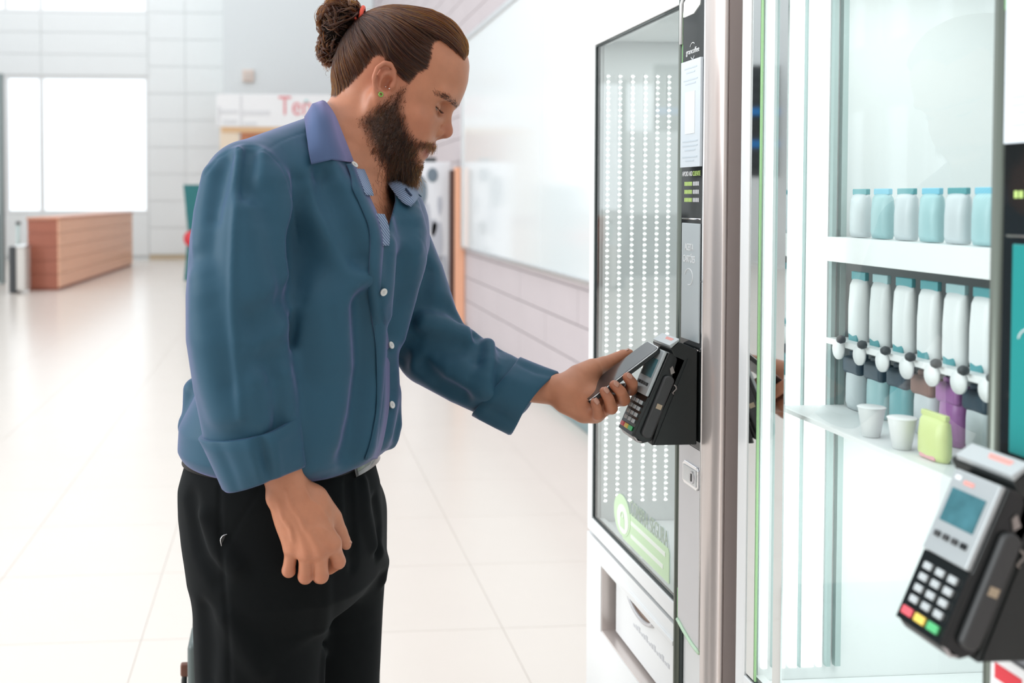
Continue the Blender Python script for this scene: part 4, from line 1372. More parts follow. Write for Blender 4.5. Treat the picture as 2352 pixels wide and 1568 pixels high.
# --- right hand: back of the hand to the camera, fingers curled behind
R = lambda x, y, d: W(x, y, d)
wr = R(667, 1140, 1.413)
mcp = {'index': R(763, 1247, 1.402), 'middle': R(735, 1262, 1.396), 'ring': R(704, 1266, 1.400), 'little': R(671, 1256, 1.410)}
pip = {'index': R(776, 1288, 1.418), 'middle': R(737, 1321, 1.412), 'ring': R(701, 1323, 1.414), 'little': R(663, 1309, 1.418)}
dip = {'index': R(756, 1304, 1.444), 'middle': R(733, 1325, 1.442), 'ring': R(701, 1326, 1.443), 'little': R(664, 1312, 1.440)}
tip = {'index': R(742, 1288, 1.456), 'middle': R(724, 1300, 1.456), 'ring': R(700, 1303, 1.456), 'little': R(672, 1295, 1.452)}
rad = {'index': (0.0125, 0.0108, 0.0095, 0.0082), 'middle': (0.0125, 0.0108, 0.0095, 0.0082), 'ring': (0.0120, 0.0102, 0.009, 0.008), 'little': (0.0112, 0.0092, 0.008, 0.0072)}
body.ell(R(690, 1180, 1.413), (0.036, 0.017, 0.040), k=0.02)
for f in mcp:
    base = wr + (mcp[f] - wr) * 0.18 + np.array([(mcp[f] - mcp['ring'])[0] * 0.25, 0, 0])
    body.cone(base, mcp[f], 0.0175, 0.0135, k=0.013)
for f in mcp:
    r0, r1, r2, r3 = rad[f]
    body.chain([mcp[f], (mcp[f] + pip[f]) / 2, pip[f]], [r0, r1 * 0.99, r1], k=0.0035)
    body.chain([pip[f], dip[f], tip[f]], [r1, r2, r3], k=0.003)
    body.ell(mcp[f] + np.array([0, -0.0050, 0.001]), (0.0085, 0.0068, 0.0085), k=0.006)                  # knuckle
    body.ell(pip[f] + np.array([0.000, -0.0035, -0.001]), (0.0085, 0.0065, 0.0075), k=0.004)
    body.chain([wr + (mcp[f] - wr) * 0.30 + np.array([0, -0.0165, 0]), wr + (mcp[f] - wr) * 0.65 + np.array([0, -0.0148, 0]), mcp[f] + np.array([0, -0.0105, 0])], [0.002, 0.0026, 0.003], k=0.006)   # tendon
body.chain([R(722, 1150, 1.418), R(762, 1190, 1.436), R(778, 1222, 1.446)], [0.021, 0.0155, 0.0118], k=0.016)   # thumb metacarpal
body.chain([R(778, 1222, 1.446), R(789, 1240, 1.449), R(795, 1250, 1.450)], [0.0115, 0.0102, 0.0078], k=0.005)
for pts in ([(660, 1125), (668, 1160), (690, 1190), (700, 1215), (722, 1232)], [(700, 1125), (712, 1150), (735, 1165), (752, 1195)], [(640, 1150), (650, 1190), (668, 1215), (673, 1240)], [(715, 1215), (735, 1212), (757, 1222)]):
    vp = []
    for x, y in pts:
        p = body.march(x, y, 1.2)
        if p is not None:
            vp.append(p + np.array([0, 0.0010, 0]))
    if len(vp) > 1:
        body.chain(vp, 0.0021, k=0.0045)                                                                  # veins
body.ell(R(628, 1143, 1.404), (0.010, 0.010, 0.012), k=0.012)                                            # wrist bone

# --- left hand, palm up under the phone
lw = W(1298, 899, 1.620)
lm = {'index': W(1400, 900, 1.648), 'middle': W(1398, 918, 1.634), 'ring': W(1388, 934, 1.617), 'little': W(1364, 945, 1.602)}
lp = {'index': W(1449, 893, 1.602), 'middle': W(1432, 917, 1.586), 'ring': W(1404, 937, 1.576), 'little': W(1373, 952, 1.572)}
ld = {'index': W(1452, 880, 1.578), 'middle': W(1426, 899, 1.566), 'ring': W(1398, 915, 1.560), 'little': W(1371, 936, 1.562)}
lt = {'index': W(1441, 866, 1.571), 'middle': W(1411, 884, 1.562), 'ring': W(1388, 899, 1.558), 'little': W(1366, 924, 1.560)}
body.ell(W(1345, 905, 1.625), (0.036, 0.036, 0.021), np.array([[0.94, 0, 0.30], [0, 1, 0], [-0.34, 0, 0.95]]), k=0.02)
for f in lm:
    body.cone(lw + (lm[f] - lw) * 0.12, lm[f], 0.0180, 0.0135, k=0.014)
    r0, r1, r2, r3 = rad[f]
    body.chain([lm[f], lp[f]], [r0, r1 * 0.98], k=0.004)
    body.chain([lp[f], ld[f], lt[f]], [r1 * 0.95, r2 * 0.95, r3 * 0.97], k=0.0025)
body.chain([lw, W(1330, 868, 1.635), W(1362, 848, 1.650), W(1385, 838, 1.658)], [0.0235, 0.0225, 0.0180, 0.0130], k=0.014)   # thenar
body.chain([W(1385, 838, 1.658), W(1412, 825, 1.661), W(1432, 816, 1.661), W(1446, 811, 1.660)], [0.0125, 0.0108, 0.0102, 0.0072], k=0.005)
body.chain([W(1300, 925, 1.612), W(1340, 946, 1.603), W(1366, 950, 1.598)], [0.017, 0.018, 0.0135], k=0.014)             # heel of the hand
# --- hips, hidden in the trousers
body.loft([0.88, 0.98, 1.08], [0.015, 0.012, 0.01], [1.61, 1.61, 1.61], [0.10, 0.105, 0.10], [0.115, 0.115, 0.115], BY, k=0.04)
HAIR_POLY_PX = [(1068, 137), (1045, 120), (1028, 106), (1011, 97), (998, 104), (994, 120), (993, 138), (984, 163), (962, 174), (948, 192), (940, 199), (930, 190), (919, 178), (910, 160), (900, 146), (886, 138), (872, 134),
                (860, 138), (848, 155), (835, 170), (818, 186), (800, 202), (785, 212), (770, 225), (700, 200), (700, -80), (1000, -80), (1100, 60)]
BEARD_POLY_PX = [(944, 190), (938, 215), (934, 240), (936, 262), (944, 288), (955, 312), (972, 322), (990, 320), (1004, 323), (1016, 330), (1014, 345), (1000, 341), (985, 340), (972, 338), (966, 346), (966, 356), (972, 366),
                 (984, 368), (985, 385), (975, 420), (900, 420), (862, 372), (842, 330), (826, 292), (821, 275), (838, 261), (858, 248), (876, 236), (896, 222), (908, 212), (926, 200)]


def poly2(pxs, s):
    return np.array([h2(x, y, s) for x, y in pxs])


def inside(q, poly):
    x, y = q[:, 0], q[:, 1]
    r = np.zeros(len(q), bool)
    j = len(poly) - 1
    for i in range(len(poly)):
        xi, yi = poly[i]
        xj, yj = poly[j]
        c = ((yi > y) != (yj > y)) & (x < (xj - xi) * (y - yi) / (yj - yi + 1e-12) + xi)
        r ^= c
        j = i
    return r


def poly_dist(q, poly):
    d = np.full(len(q), 1e3)
    for i in range(len(poly)):
        a, b = poly[i - 1], poly[i]
        ab = b - a
        t = np.clip((q - a) @ ab / (ab @ ab + 1e-12), 0, 1)
        d = np.minimum(d, np.linalg.norm(q - (a + t[:, None] * ab), axis=1))
    return d


HAIRP = poly2(HAIR_POLY_PX, 0.055)
HAIRP_MID = poly2([(1068, 137), (1060, 120), (1050, 108), (1035, 98), (1020, 90)], 0.0)
BEARDP = poly2(BEARD_POLY_PX, 0.045)
SKIN = np.array(lin('#ba7d5f'))


def hair_mask(q):
    return inside(q[:, :2], HAIRP) & (q[:, 1] > -0.08)


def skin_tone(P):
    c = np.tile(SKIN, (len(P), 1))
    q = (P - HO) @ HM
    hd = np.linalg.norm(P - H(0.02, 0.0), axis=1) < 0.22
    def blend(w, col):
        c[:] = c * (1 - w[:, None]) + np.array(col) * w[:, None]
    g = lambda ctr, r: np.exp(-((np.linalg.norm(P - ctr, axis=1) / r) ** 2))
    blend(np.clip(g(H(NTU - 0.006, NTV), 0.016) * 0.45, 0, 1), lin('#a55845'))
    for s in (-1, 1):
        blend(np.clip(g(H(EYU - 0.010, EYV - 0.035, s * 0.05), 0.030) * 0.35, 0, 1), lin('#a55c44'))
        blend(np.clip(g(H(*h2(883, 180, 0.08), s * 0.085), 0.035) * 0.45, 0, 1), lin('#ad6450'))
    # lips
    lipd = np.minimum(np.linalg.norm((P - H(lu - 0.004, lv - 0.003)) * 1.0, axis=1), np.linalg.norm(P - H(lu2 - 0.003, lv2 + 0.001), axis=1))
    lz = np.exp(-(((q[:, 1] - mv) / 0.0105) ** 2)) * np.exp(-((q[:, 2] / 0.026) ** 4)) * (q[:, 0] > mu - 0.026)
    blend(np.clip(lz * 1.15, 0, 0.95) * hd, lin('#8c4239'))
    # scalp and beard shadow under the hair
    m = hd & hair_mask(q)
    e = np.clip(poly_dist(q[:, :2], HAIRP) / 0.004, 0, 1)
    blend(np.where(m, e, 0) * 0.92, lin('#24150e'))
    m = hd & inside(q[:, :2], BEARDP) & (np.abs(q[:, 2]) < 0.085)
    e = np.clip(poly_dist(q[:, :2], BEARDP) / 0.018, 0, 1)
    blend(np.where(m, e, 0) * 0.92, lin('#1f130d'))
    # knuckles and finger ends are redder
    for dct in (mcp, pip, lt, lp, lm):
        for f in dct:
            blend(g(dct[f], 0.012) * 0.35, lin('#9c5442'))
    # nails of the left hand
    return c


def skin_material():
    m = mat('skin', (0.5, 0.3, 0.2), rough=0.45, spec=0.4)
    nt = m.node_tree
    b = nt.nodes['Principled BSDF']
    a = nt.nodes.new('ShaderNodeVertexColor')
    a.layer_name = 'tone'
    tc = nt.nodes.new('ShaderNodeTexCoord')
    n = nt.nodes.new('ShaderNodeTexNoise')
    n.inputs['Scale'].default_value = 45
    n.inputs['Detail'].default_value = 5
    mr = nt.nodes.new('ShaderNodeMapRange')
    mr.inputs['From Min'].default_value, mr.inputs['From Max'].default_value = 0.3, 0.7
    mr.inputs['To Min'].default_value, mr.inputs['To Max'].default_value = 0.92, 1.06
    mx = nt.nodes.new('ShaderNodeMix')
    mx.data_type, mx.blend_type = 'RGBA', 'MULTIPLY'
    mx.inputs['Factor'].default_value = 1.0
    nt.links.new(tc.outputs['Object'], n.inputs['Vector'])
    nt.links.new(n.outputs['Fac'], mr.inputs['Value'])
    nt.links.new(a.outputs['Color'], mx.inputs['A'])
    nt.links.new(mr.outputs['Result'], mx.inputs['B'])
    nt.links.new(mx.outputs['Result'], b.inputs['Base Color'])
    n2 = nt.nodes.new('ShaderNodeTexNoise')
    n2.inputs['Scale'].default_value = 700
    bp = nt.nodes.new('ShaderNodeBump')
    bp.inputs['Strength'].default_value = 0.25
    bp.inputs['Distance'].default_value = 0.0006
    nt.links.new(tc.outputs['Object'], n2.inputs['Vector'])
    nt.links.new(n2.outputs['Fac'], bp.inputs['Height'])
    nt.links.new(bp.outputs['Normal'], b.inputs['Normal'])
    b.inputs['Subsurface Weight'].default_value = 0.12
    b.inputs['Subsurface Radius'].default_value = (0.012, 0.005, 0.003)
    b.inputs['Subsurface Scale'].default_value = 0.6
    return m


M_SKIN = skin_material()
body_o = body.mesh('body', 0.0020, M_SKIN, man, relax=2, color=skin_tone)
# ------------------------------------------------------------------ clothes
def cloth_mat(name, color, sheen, tint, rough=0.75, weave=900.0, bump=0.12):
    m = mat(name, color, rough=rough, spec=0.2, sheen=sheen, sheen_tint=tint)
    nt = m.node_tree
    b = nt.nodes['Principled BSDF']
    b.inputs['Sheen Roughness'].default_value = 0.35
    tc = nt.nodes.new('ShaderNodeTexCoord')
    n = nt.nodes.new('ShaderNodeTexNoise')
    n.inputs['Scale'].default_value = weave
    bp = nt.nodes.new('ShaderNodeBump')
    bp.inputs['Strength'].default_value = bump
    bp.inputs['Distance'].default_value = 0.0005
    nt.links.new(tc.outputs['Object'], n.inputs['Vector'])
    nt.links.new(n.outputs['Fac'], bp.inputs['Height'])
    nt.links.new(bp.outputs['Normal'], b.inputs['Normal'])
    return m


M_SHIRT = cloth_mat('blue shot cotton', '#2d5266', 0.52, lin('#b6a4dc'), rough=0.55)
M_LINING = mat('striped lining', '#7f90aa', rough=0.7)
nt = M_LINING.node_tree
wv_ = nt.nodes.new('ShaderNodeTexWave')
wv_.bands_direction = 'DIAGONAL'
wv_.inputs['Scale'].default_value = 95
tc_ = nt.nodes.new('ShaderNodeTexCoord')
mx_ = nt.nodes.new('ShaderNodeMix')
mx_.data_type = 'RGBA'
mx_.inputs['A'].default_value = (*lin('#3a5672'), 1)
mx_.inputs['B'].default_value = (*lin('#98a5c0'), 1)
nt.links.new(tc_.outputs['Object'], wv_.inputs['Vector'])
nt.links.new(wv_.outputs['Fac'], mx_.inputs['Factor'])
nt.links.new(mx_.outputs['Result'], nt.nodes['Principled BSDF'].inputs['Base Color'])
M_PANTS = cloth_mat('black wool', '#04080a', 0.03, (0.7, 0.8, 0.85), rough=0.9, weave=1200)
M_SEAM = mat('seam thread', '#274a63', rough=0.8)
M_BUTTON = mat('pearl button', '#d8d6d2', rough=0.25)
M_LEATHER = mat('black leather', (0.010, 0.010, 0.010), rough=0.55, spec=0.25)

sh = Model()
tz, tcx, tcy, ta, tb = [], [], [], [], []
for (py, cxp, cyd, a, b) in ((385, 752, 1.61, 0.085, 0.140), (430, 754, 1.61, 0.115, 0.165), (500, 757, 1.61, 0.136, 0.182), (570, 755, 1.61, 0.144, 0.188), (640, 742, 1.605, 0.142, 0.186), (700, 726, 1.60, 0.137, 0.182),
                             (830, 701, 1.595, 0.134, 0.175), (900, 684, 1.59, 0.142, 0.180), (960, 670, 1.59, 0.155, 0.188), (1010, 668, 1.59, 0.156, 0.188), (1032, 664, 1.59, 0.148, 0.180), (1052, 657, 1.59, 0.134, 0.164)):
    p = W(cxp, py, cyd)
    tz.append(p[2]); tcx.append(p[0]); tcy.append(p[1]); ta.append(a); tb.append(b)
TORSO = (tz, tcx, tcy, ta, tb)
sh.loft(tz, tcx, tcy, ta, tb, BY, n=2.35, k=0.0, capr=0.03)
sh.cone(W(742, 342, 1.58), W(578, 425, 1.455), 0.054, 0.064, k=0.05)
sh.cone(W(800, 372, 1.64), SHF + (-0.025, -0.02, -0.015), 0.055, 0.052, k=0.05)
sh.ell(W(912, 530, 1.69), (0.045, 0.050, 0.075), k=0.04)                    # far chest
# sleeves
SLN = [W(574, 440, 1.45), W(561, 560, 1.432), W(553, 680, 1.416), W(551, 770, 1.410), W(560, 870, 1.410), W(573, 975, 1.412)]
sh.chain(SLN, [0.0690, 0.0755, 0.0750, 0.0735, 0.070, 0.0655], k=0.010)
SLF = [W(900, 525, 1.765), W(930, 640, 1.755), W(962, 745, 1.742), W(995, 800, 1.728), W(1070, 848, 1.700), W(1150, 889, 1.672)]
sh.chain(SLF, [0.058, 0.069, 0.0695, 0.066, 0.0600, 0.0560], k=0.012)
base_n = len(sh.ops)


def path_on(model, pts, off, step=18):
    """points of a pixel polyline carried onto the surface, off metres above it"""
    out = []
    for (x0, y0), (x1, y1) in zip(pts[:-1], pts[1:]):
        n = max(1, int(math.hypot(x1 - x0, y1 - y0) / step))
        for k in range(n):
            out.append((x0 + (x1 - x0) * k / n, y0 + (y1 - y0) * k / n))
    out.append(pts[-1])
    P, N = model.march_many(out)
    return list(P + N * off)


base = Model()
base.ops = sh.ops[:]


def fold(pts, r, lift, k, up=True):
    """ridge (up) or valley of cloth along a pixel polyline; tapers at both ends"""
    r, k, lift = r * 1.5, k * 1.45, lift * 1.35
    P = path_on(base, pts, (lift - r) if up else (r - lift))
    if len(P) < 2:
        return
    n = len(P)
    rs = [r * (0.45 + 0.55 * math.sin(math.pi * (0.12 + 0.76 * i / (n - 1)))) for i in range(n)]
    # keep the lift while the radius changes
    NN = base.normals(np.array(P))
    Q = [p + nn * ((r - rr) if up else (rr - r)) for p, nn, rr in zip(P, NN, rs)]
    sh.chain(Q, rs, k=k, mode='u' if up else 's')


# near sleeve
fold([(548, 350), (541, 450), (534, 560), (532, 700), (540, 800), (552, 955)], 0.010, 0.0035, 0.010)           # pressed crease
fold([(600, 360), (590, 430), (580, 480)], 0.012, 0.004, 0.014)
fold([(575, 350), (565, 420), (560, 470)], 0.008, 0.003, 0.010, False)
fold([(520, 370), (500, 430), (490, 500)], 0.010, 0.003, 0.012, False)
fold([(478, 400), (462, 480), (458, 560)], 0.012, 0.003, 0.014)
fold([(590, 470), (615, 560), (640, 640), (655, 690)], 0.020, 0.007, 0.016, False)
fold([(565, 490), (585, 590), (605, 680), (632, 735)], 0.018, 0.006, 0.018)
fold([(640, 420), (660, 520), (668, 620)], 0.018, 0.006, 0.016)
fold([(640, 705), (610, 730), (585, 740)], 0.014, 0.003, 0.016, False)
fold([(480, 720), (500, 790), (520, 880)], 0.018, 0.004, 0.020, False)
fold([(460, 640), (470, 760), (490, 870), (510, 950)], 0.016, 0.004, 0.020)
fold([(620, 840), (630, 900), (640, 955)], 0.018, 0.005, 0.018, False)
fold([(655, 860), (664, 920), (668, 960)], 0.012, 0.004, 0.012)
fold([(590, 880), (596, 930), (600, 965)], 0.012, 0.004, 0.014)
# trunk
fold([(690, 420), (694, 500), (690, 580), (678, 680), (684, 780)], 0.018, 0.010, 0.014, False)
fold([(715, 400), (740, 480), (775, 570), (800, 640)], 0.022, 0.005, 0.026)
fold([(760, 400), (800, 480), (840, 570), (862, 660)], 0.020, 0.005, 0.024)
fold([(740, 410), (775, 500), (815, 590)], 0.014, 0.004, 0.018, False)
fold([(705, 560), (745, 660), (755, 760)], 0.020, 0.005, 0.026, False)
fold([(770, 700), (786, 800), (780, 900), (772, 990)], 0.030, 0.003, 0.04)
fold([(728, 720), (735, 820), (725, 930)], 0.026, 0.004, 0.034)
fold([(830, 700), (835, 830), (820, 960), (800, 1040)], 0.018, 0.006, 0.024, False)
fold([(868, 700), (866, 820), (858, 930), (846, 1020)], 0.014, 0.005, 0.018)
fold([(700, 900), (700, 980), (712, 1060)], 0.014, 0.006, 0.016)
fold([(900, 800), (906, 900), (890, 990)], 0.012, 0.004, 0.016)
# far chest
fold([(900, 420), (925, 500), (940, 560)], 0.014, 0.005, 0.018, False)
fold([(945, 470), (960, 530), (950, 600)], 0.020, 0.006, 0.024)
fold([(925, 600), (912, 690), (900, 760)], 0.014, 0.006, 0.016, False)
fold([(960, 600), (940, 690), (918, 770)], 0.014, 0.006, 0.016)
fold([(985, 620), (965, 700), (940, 780), (920, 830)], 0.013, 0.007, 0.012, False)
fold([(895, 560), (890, 640), (888, 720)], 0.010, 0.004, 0.012)
# far sleeve
fold([(990, 700), (1030, 715), (1062, 745)], 0.014, 0.006, 0.012, False)
fold([(975, 740), (1020, 750), (1070, 765), (1100, 790)], 0.014, 0.006, 0.014)
fold([(960, 790), (1010, 800), (1060, 800)], 0.014, 0.006, 0.014, False)
fold([(1000, 860), (1050, 870), (1110, 890)], 0.016, 0.005, 0.016)
fold([(1085, 755), (1105, 790), (1100, 830)], 0.010, 0.005, 0.010, False)
fold([(1115, 775), (1135, 810), (1130, 850), (1110, 890)], 0.013, 0.006, 0.012)
fold([(1150, 800), (1160, 835), (1150, 880)], 0.009, 0.004, 0.010, False)
fold([(970, 840), (1010, 880), (1060, 905)], 0.012, 0.005, 0.014, False)
# hem behind: a loose corner of cloth
sh.chain([W(455, 900, 1.60), W(437, 960, 1.60), W(424, 978, 1.60)], [0.024, 0.013, 0.004], k=0.018)
sh.chain([W(424, 978, 1.60), W(440, 1030, 1.60), W(465, 1055, 1.58)], [0.006, 0.014, 0.014], k=0.02)
sh.chain([W(900, 900, 1.60), W(908, 975, 1.585), W(900, 1018, 1.575)], [0.010, 0.010, 0.006], k=0.016)
# seams pressed into the cloth
def groove(pts, r=0.0016, dep=0.0014):
    Pn = path_on(sh_now, pts, r - dep, 10)
    if len(Pn) > 1:
        sh.chain(Pn, r, k=0.0012, mode='s')


for pts in ([(552, 342), (545, 420), (537, 520), (533, 620), (534, 700), (540, 800), (548, 890), (554, 958)],):
    P = path_on(sh, pts, -0.0022, 12)
    sh.chain(P, 0.0045, k=0.006)
sh_now = Model()
sh_now.ops = sh.ops[:]
groove([(470, 400), (500, 362), (530, 344), (562, 334), (592, 338), (620, 352), (645, 378), (662, 412), (672, 455), (678, 510), (684, 560)], 0.0022, 0.002)
groove([(612, 345), (640, 326), (668, 314), (700, 304), (714, 296)])
groove([(628, 364), (656, 395), (670, 440), (678, 480)], 0.0012, 0.0008)
# open neck: a wedge cut between the front edges
VPX = np.array([(812, 368), (826, 398), (838, 424), (852, 456), (866, 488), (877, 516), (884, 546), (890, 530), (896, 505), (903, 480), (908, 460), (905, 436), (893, 412), (876, 388), (850, 340), (820, 300), (780, 250), (770, 280)], float)


def wedge(P):
    px, py = PROJ(P)
    q = np.stack([px, py], 1)
    d = poly_dist(q, VPX)
    d = np.where(inside(q, VPX), -d, d) * P[:, 1] / F_PX
    return np.maximum(d, np.maximum(P[:, 1] - 1.70, 1.3 - P[:, 1]))


sh.add(wedge, (0.0, 1.3, 1.2), (0.25, 1.7, 1.65), 's', 0.003)
shirt = sh.mesh('shirt', 0.0026, M_SHIRT, man, relax=2)
shirt['label'] = 'blue long sleeved shirt with rolled cuffs'


def resample(pts, n):
    P = np.array(pts, float)
    s = np.concatenate([[0], np.cumsum(np.linalg.norm(np.diff(P, axis=0), axis=1))])
    # smooth interpolation (Catmull-Rom on the chord)
    t = np.linspace(0, s[-1], n)
    out = []
    for v in t:
        i = int(np.clip(np.searchsorted(s, v) - 1, 0, len(P) - 2))
        f = (v - s[i]) / (s[i + 1] - s[i] + 1e-12)
        p0, p1, p2, p3 = P[max(i - 1, 0)], P[i], P[i + 1], P[min(i + 2, len(P) - 1)]
        out.append(0.5 * ((2 * p1) + (-p0 + p2) * f + (2 * p0 - 5 * p1 + 4 * p2 - p3) * f * f + (-p0 + 3 * p1 - 3 * p2 + p3) * f ** 3))
    return np.array(out)


def sheet(name, rows, m, parent, thick=0.0014, nsub=30, smooth=True):
    """rows: list of 3-D polylines, skinned into one strip of cloth"""
    R_ = [resample(r, nsub) for r in rows]
    bm = bmesh.new()
    V_ = [[bm.verts.new(tuple(p)) for p in r] for r in R_]
    for a, b in zip(V_[:-1], V_[1:]):
        for i in range(nsub - 1):
            bm.faces.new((a[i], a[i + 1], b[i + 1], b[i]))
    bmesh.ops.recalc_face_normals(bm, faces=bm.faces[:])
    me = bpy.data.meshes.new(name)
    bm.to_mesh(me)
    bm.free()
    o = link_mesh(name, me, m, parent, smooth=smooth)
    md = o.modifiers.new('thickness', 'SOLIDIFY')
    md.thickness, md.offset = thick, 0
    return o


def lift(px, py, off):
    p = sh_now.march(px, py, 1.1)
    return p + sh_now.normal(p) * off


# collar: stand round the neck, leaf folded over it
fold_px = [(813, 374, 1.520), (800, 340, 1.512), (784, 300, 1.512), (768, 262, 1.525), (750, 236, 1.555), (741, 231, 1.600), (752, 240, 1.645), (785, 268, 1.680), (830, 318, 1.690), (858, 366, 1.650), (868, 386, 1.607)]
fold_line = [W(*p) for p in fold_px]
low_px = [(817, 392, 1.520), (800, 372, 1.515), (782, 338, 1.512), (764, 300, 1.522), (742, 272, 1.555), (730, 262, 1.605), (742, 275, 1.66), (780, 305, 1.70), (826, 350, 1.70), (866, 400, 1.650), (882, 412, 1.600)]
low_line = [W(*p) for p in low_px]
sheet('collar_stand', [fold_line, low_line], M_SHIRT, shirt, 0.0016, 48)
def over(px, py, dy):
    return W(px, py, sh_now.march(px, py, 1.1)[1] - dy)


outer = [over(716, 377, 0.012), over(710, 348, 0.012), over(705, 318, 0.011), W(702, 290, 1.505), W(700, 270, 1.56), W(702, 266, 1.61), W(718, 280, 1.665), W(760, 310, 1.72), W(850, 372, 1.72), W(928, 414, 1.655), W(968, 452, 1.600)]
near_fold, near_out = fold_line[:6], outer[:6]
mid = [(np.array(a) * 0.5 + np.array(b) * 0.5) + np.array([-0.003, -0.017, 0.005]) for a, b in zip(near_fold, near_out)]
M_COLLAR_LIT = cloth_mat('lit shirt cotton', '#4f6184', 0.6, lin('#c4b2e4'))  # same cloth as the shirt; light from above is put into this colour
sheet('collar_leaf', [near_fold, mid, near_out], M_COLLAR_LIT, shirt, 0.0016, 40)
far_fold, far_out = fold_line[5:], outer[5:]
mid = [(np.array(a) * 0.5 + np.array(b) * 0.5) + np.array([0.0, 0.002, 0.006]) for a, b in zip(far_fold, far_out)]
sheet('collar_leaf', [far_fold, mid, far_out], M_SHIRT, shirt, 0.0016, 40)
# inner face of the far leaf, striped, opened towards the camera
il = [[W(868, 386, 1.600), W(882, 408, 1.588), W(898, 432, 1.562), W(922, 462, 1.540), W(944, 475, 1.538)],
      [W(884, 386, 1.605), W(898, 400, 1.592), W(918, 420, 1.575), W(940, 446, 1.553), W(952, 466, 1.550)],
      [W(898, 380, 1.630), W(915, 394, 1.620), W(935, 410, 1.610), W(955, 430, 1.600), W(962, 452, 1.580)]]
lining = sheet('collar_lining', il, M_LINING, shirt, 0.0012, 20)
lining['label'] = 'striped lining of the open collar'
tube('buttonhole', [W(932, 433, 1.558), W(945, 449, 1.549)], 0.0016, mat('navy thread', (0.02, 0.04, 0.09), rough=0.7), lining, n=6)
# front edges (plackets)
pl_edge = [(815, 376), (826, 404), (838, 430), (852, 460), (866, 492), (876, 520), (880, 560), (876, 620), (876, 680), (884, 730), (892, 790), (894, 860), (893, 930), (886, 980), (876, 1024), (866, 1050)]
right_e = [lift(x - 3, y, 0.0025) for x, y in pl_edge]
right_i = [lift(x - 30 + (8 if y < 420 else 0), y + 3, 0.0022) for x, y in pl_edge]
mid = [(a + b) / 2 + np.array([0, -0.0012, 0]) for a, b in zip(right_e, right_i)]
sheet('placket', [right_i, mid, right_e], M_SHIRT, shirt, 0.0016, 70)
facing = [[lift(x - 4, y, 0.003) + np.array([0.001, 0, 0]) for x, y in ((816, 390), (824, 410), (832, 432), (838, 450))],
          [lift(x - 4, y, 0.003) + np.array([0.014, 0.012, 0.0]) for x, y in ((818, 392), (826, 412), (834, 436), (838, 452))]]
f1 = sheet('placket_facing', facing, M_LINING, shirt, 0.001, 10)
facing = [[lift(x - 4, y, 0.003) for x, y in ((864, 492), (872, 516), (878, 545), (879, 565))],
          [lift(x - 4, y, 0.003) + np.array([0.010, 0.006, 0.0]) for x, y in ((868, 494), (876, 514), (880, 540), (879, 565))]]
f2 = sheet('placket_facing', facing, M_LINING, shirt, 0.001, 10)


def button(px, py, model=None, tilt=0.0):
    p = sh_now.march(px, py, 1.1)
    n = sh_now.normal(p)
    o = lathe('button', [(0.0005, 0.002), (0.0035, 0.002), (0.0050, 0.0032), (0.0058, 0.0022), (0.0054, 0.0), (0.0005, 0.0)], (0, 0, 0), M_BUTTON, shirt, n=20)
    q = Vector(n).to_track_quat('Z', 'Y').to_matrix().to_4x4()
    o.data.transform(Matrix.Translation(Vector(p + n * 0.0035)) @ q)
    bm = bmesh.new()
    for a in (0, 1):
        for b in (0, 1):
            bm_box(bm, (-0.0014 + a * 0.002, -0.0014 + b * 0.002, 0.0019), (-0.0006 + a * 0.002, -0.0006 + b * 0.002, 0.0024))
    h_ = from_bm('thread_holes', bm, mat('thread', (0.25, 0.27, 0.3)), o)
    h_['kind'] = 'stuff'
    h_.data.transform(Matrix.Translation(Vector(p + n * 0.0035)) @ q)


for b_ in ((810, 383), (877, 668), (893, 795), (895, 931)):
    button(*b_)


# cuffs, turned back: double-walled flared tubes with an uneven rim
def cuff(name, c0, c1, r0, r1, wob, sag=0.0, flat=1.0, shear=0.0, tucks=()):
    c0, c1 = np.array(c0), np.array(c1)
    ax = (c1 - c0) / np.linalg.norm(c1 - c0)
    side = np.cross(ax, np.array([0, 1.0, 0]))
    side /= np.linalg.norm(side)
    dep = np.cross(side, ax)
    n = 120
    rows = []
    prof = [(0.0, -0.006), (0.0, 0.0), (0.02, 0.0025), (0.25, 0.002), (0.6, 0.0015), (0.95, 0.002), (1.0, 0.0), (1.0, -0.0035), (0.9, -0.006), (0.4, -0.008)]
    bm = bmesh.new()
    for t, dr in prof:
        ring = []
        for a in np.linspace(0, 2 * math.pi, n, endpoint=False):
            r = r0 + (r1 - r0) * t + dr
            for a0_, dp_, wd_ in tucks:
                da = (a - a0_ + math.pi) % (2 * math.pi) - math.pi
                r += dp_ * math.exp(-(da / wd_) ** 2) * (0.25 + 0.75 * math.sin(math.pi * min(1, max(0, t))))
            w = 1 + wob * (0.5 * math.cos(2 * a + 0.6) + 0.5 * math.sin(3 * a + 2.0 * t) + 0.35 * math.cos(5 * a + 1.0)) * (0.5 + 0.5 * t)
            e = c0 + (c1 - c0) * t
            rim = 0.004 * math.sin(2 * a + 0.8) * (1 if t > 0.5 else -0.6)
            p = e + ax * rim + side * r * w * math.cos(a) + dep * r * w * flat * math.sin(a)
            p = p + ax * shear * r * math.cos(a)
            p = p + np.array([0, 0, -sag * t * max(0, -(side * math.cos(a) + dep * math.sin(a))[2])])
            ring.append(bm.verts.new(tuple(p)))
        rows.append(ring)
    for a, b in zip(rows[:-1], rows[1:]):
        for k in range(n):
            bm.faces.new((a[k], a[(k + 1) % n], b[(k + 1) % n], b[k]))
    o = from_bm(name, bm, M_SHIRT, shirt, smooth=True)
    return o


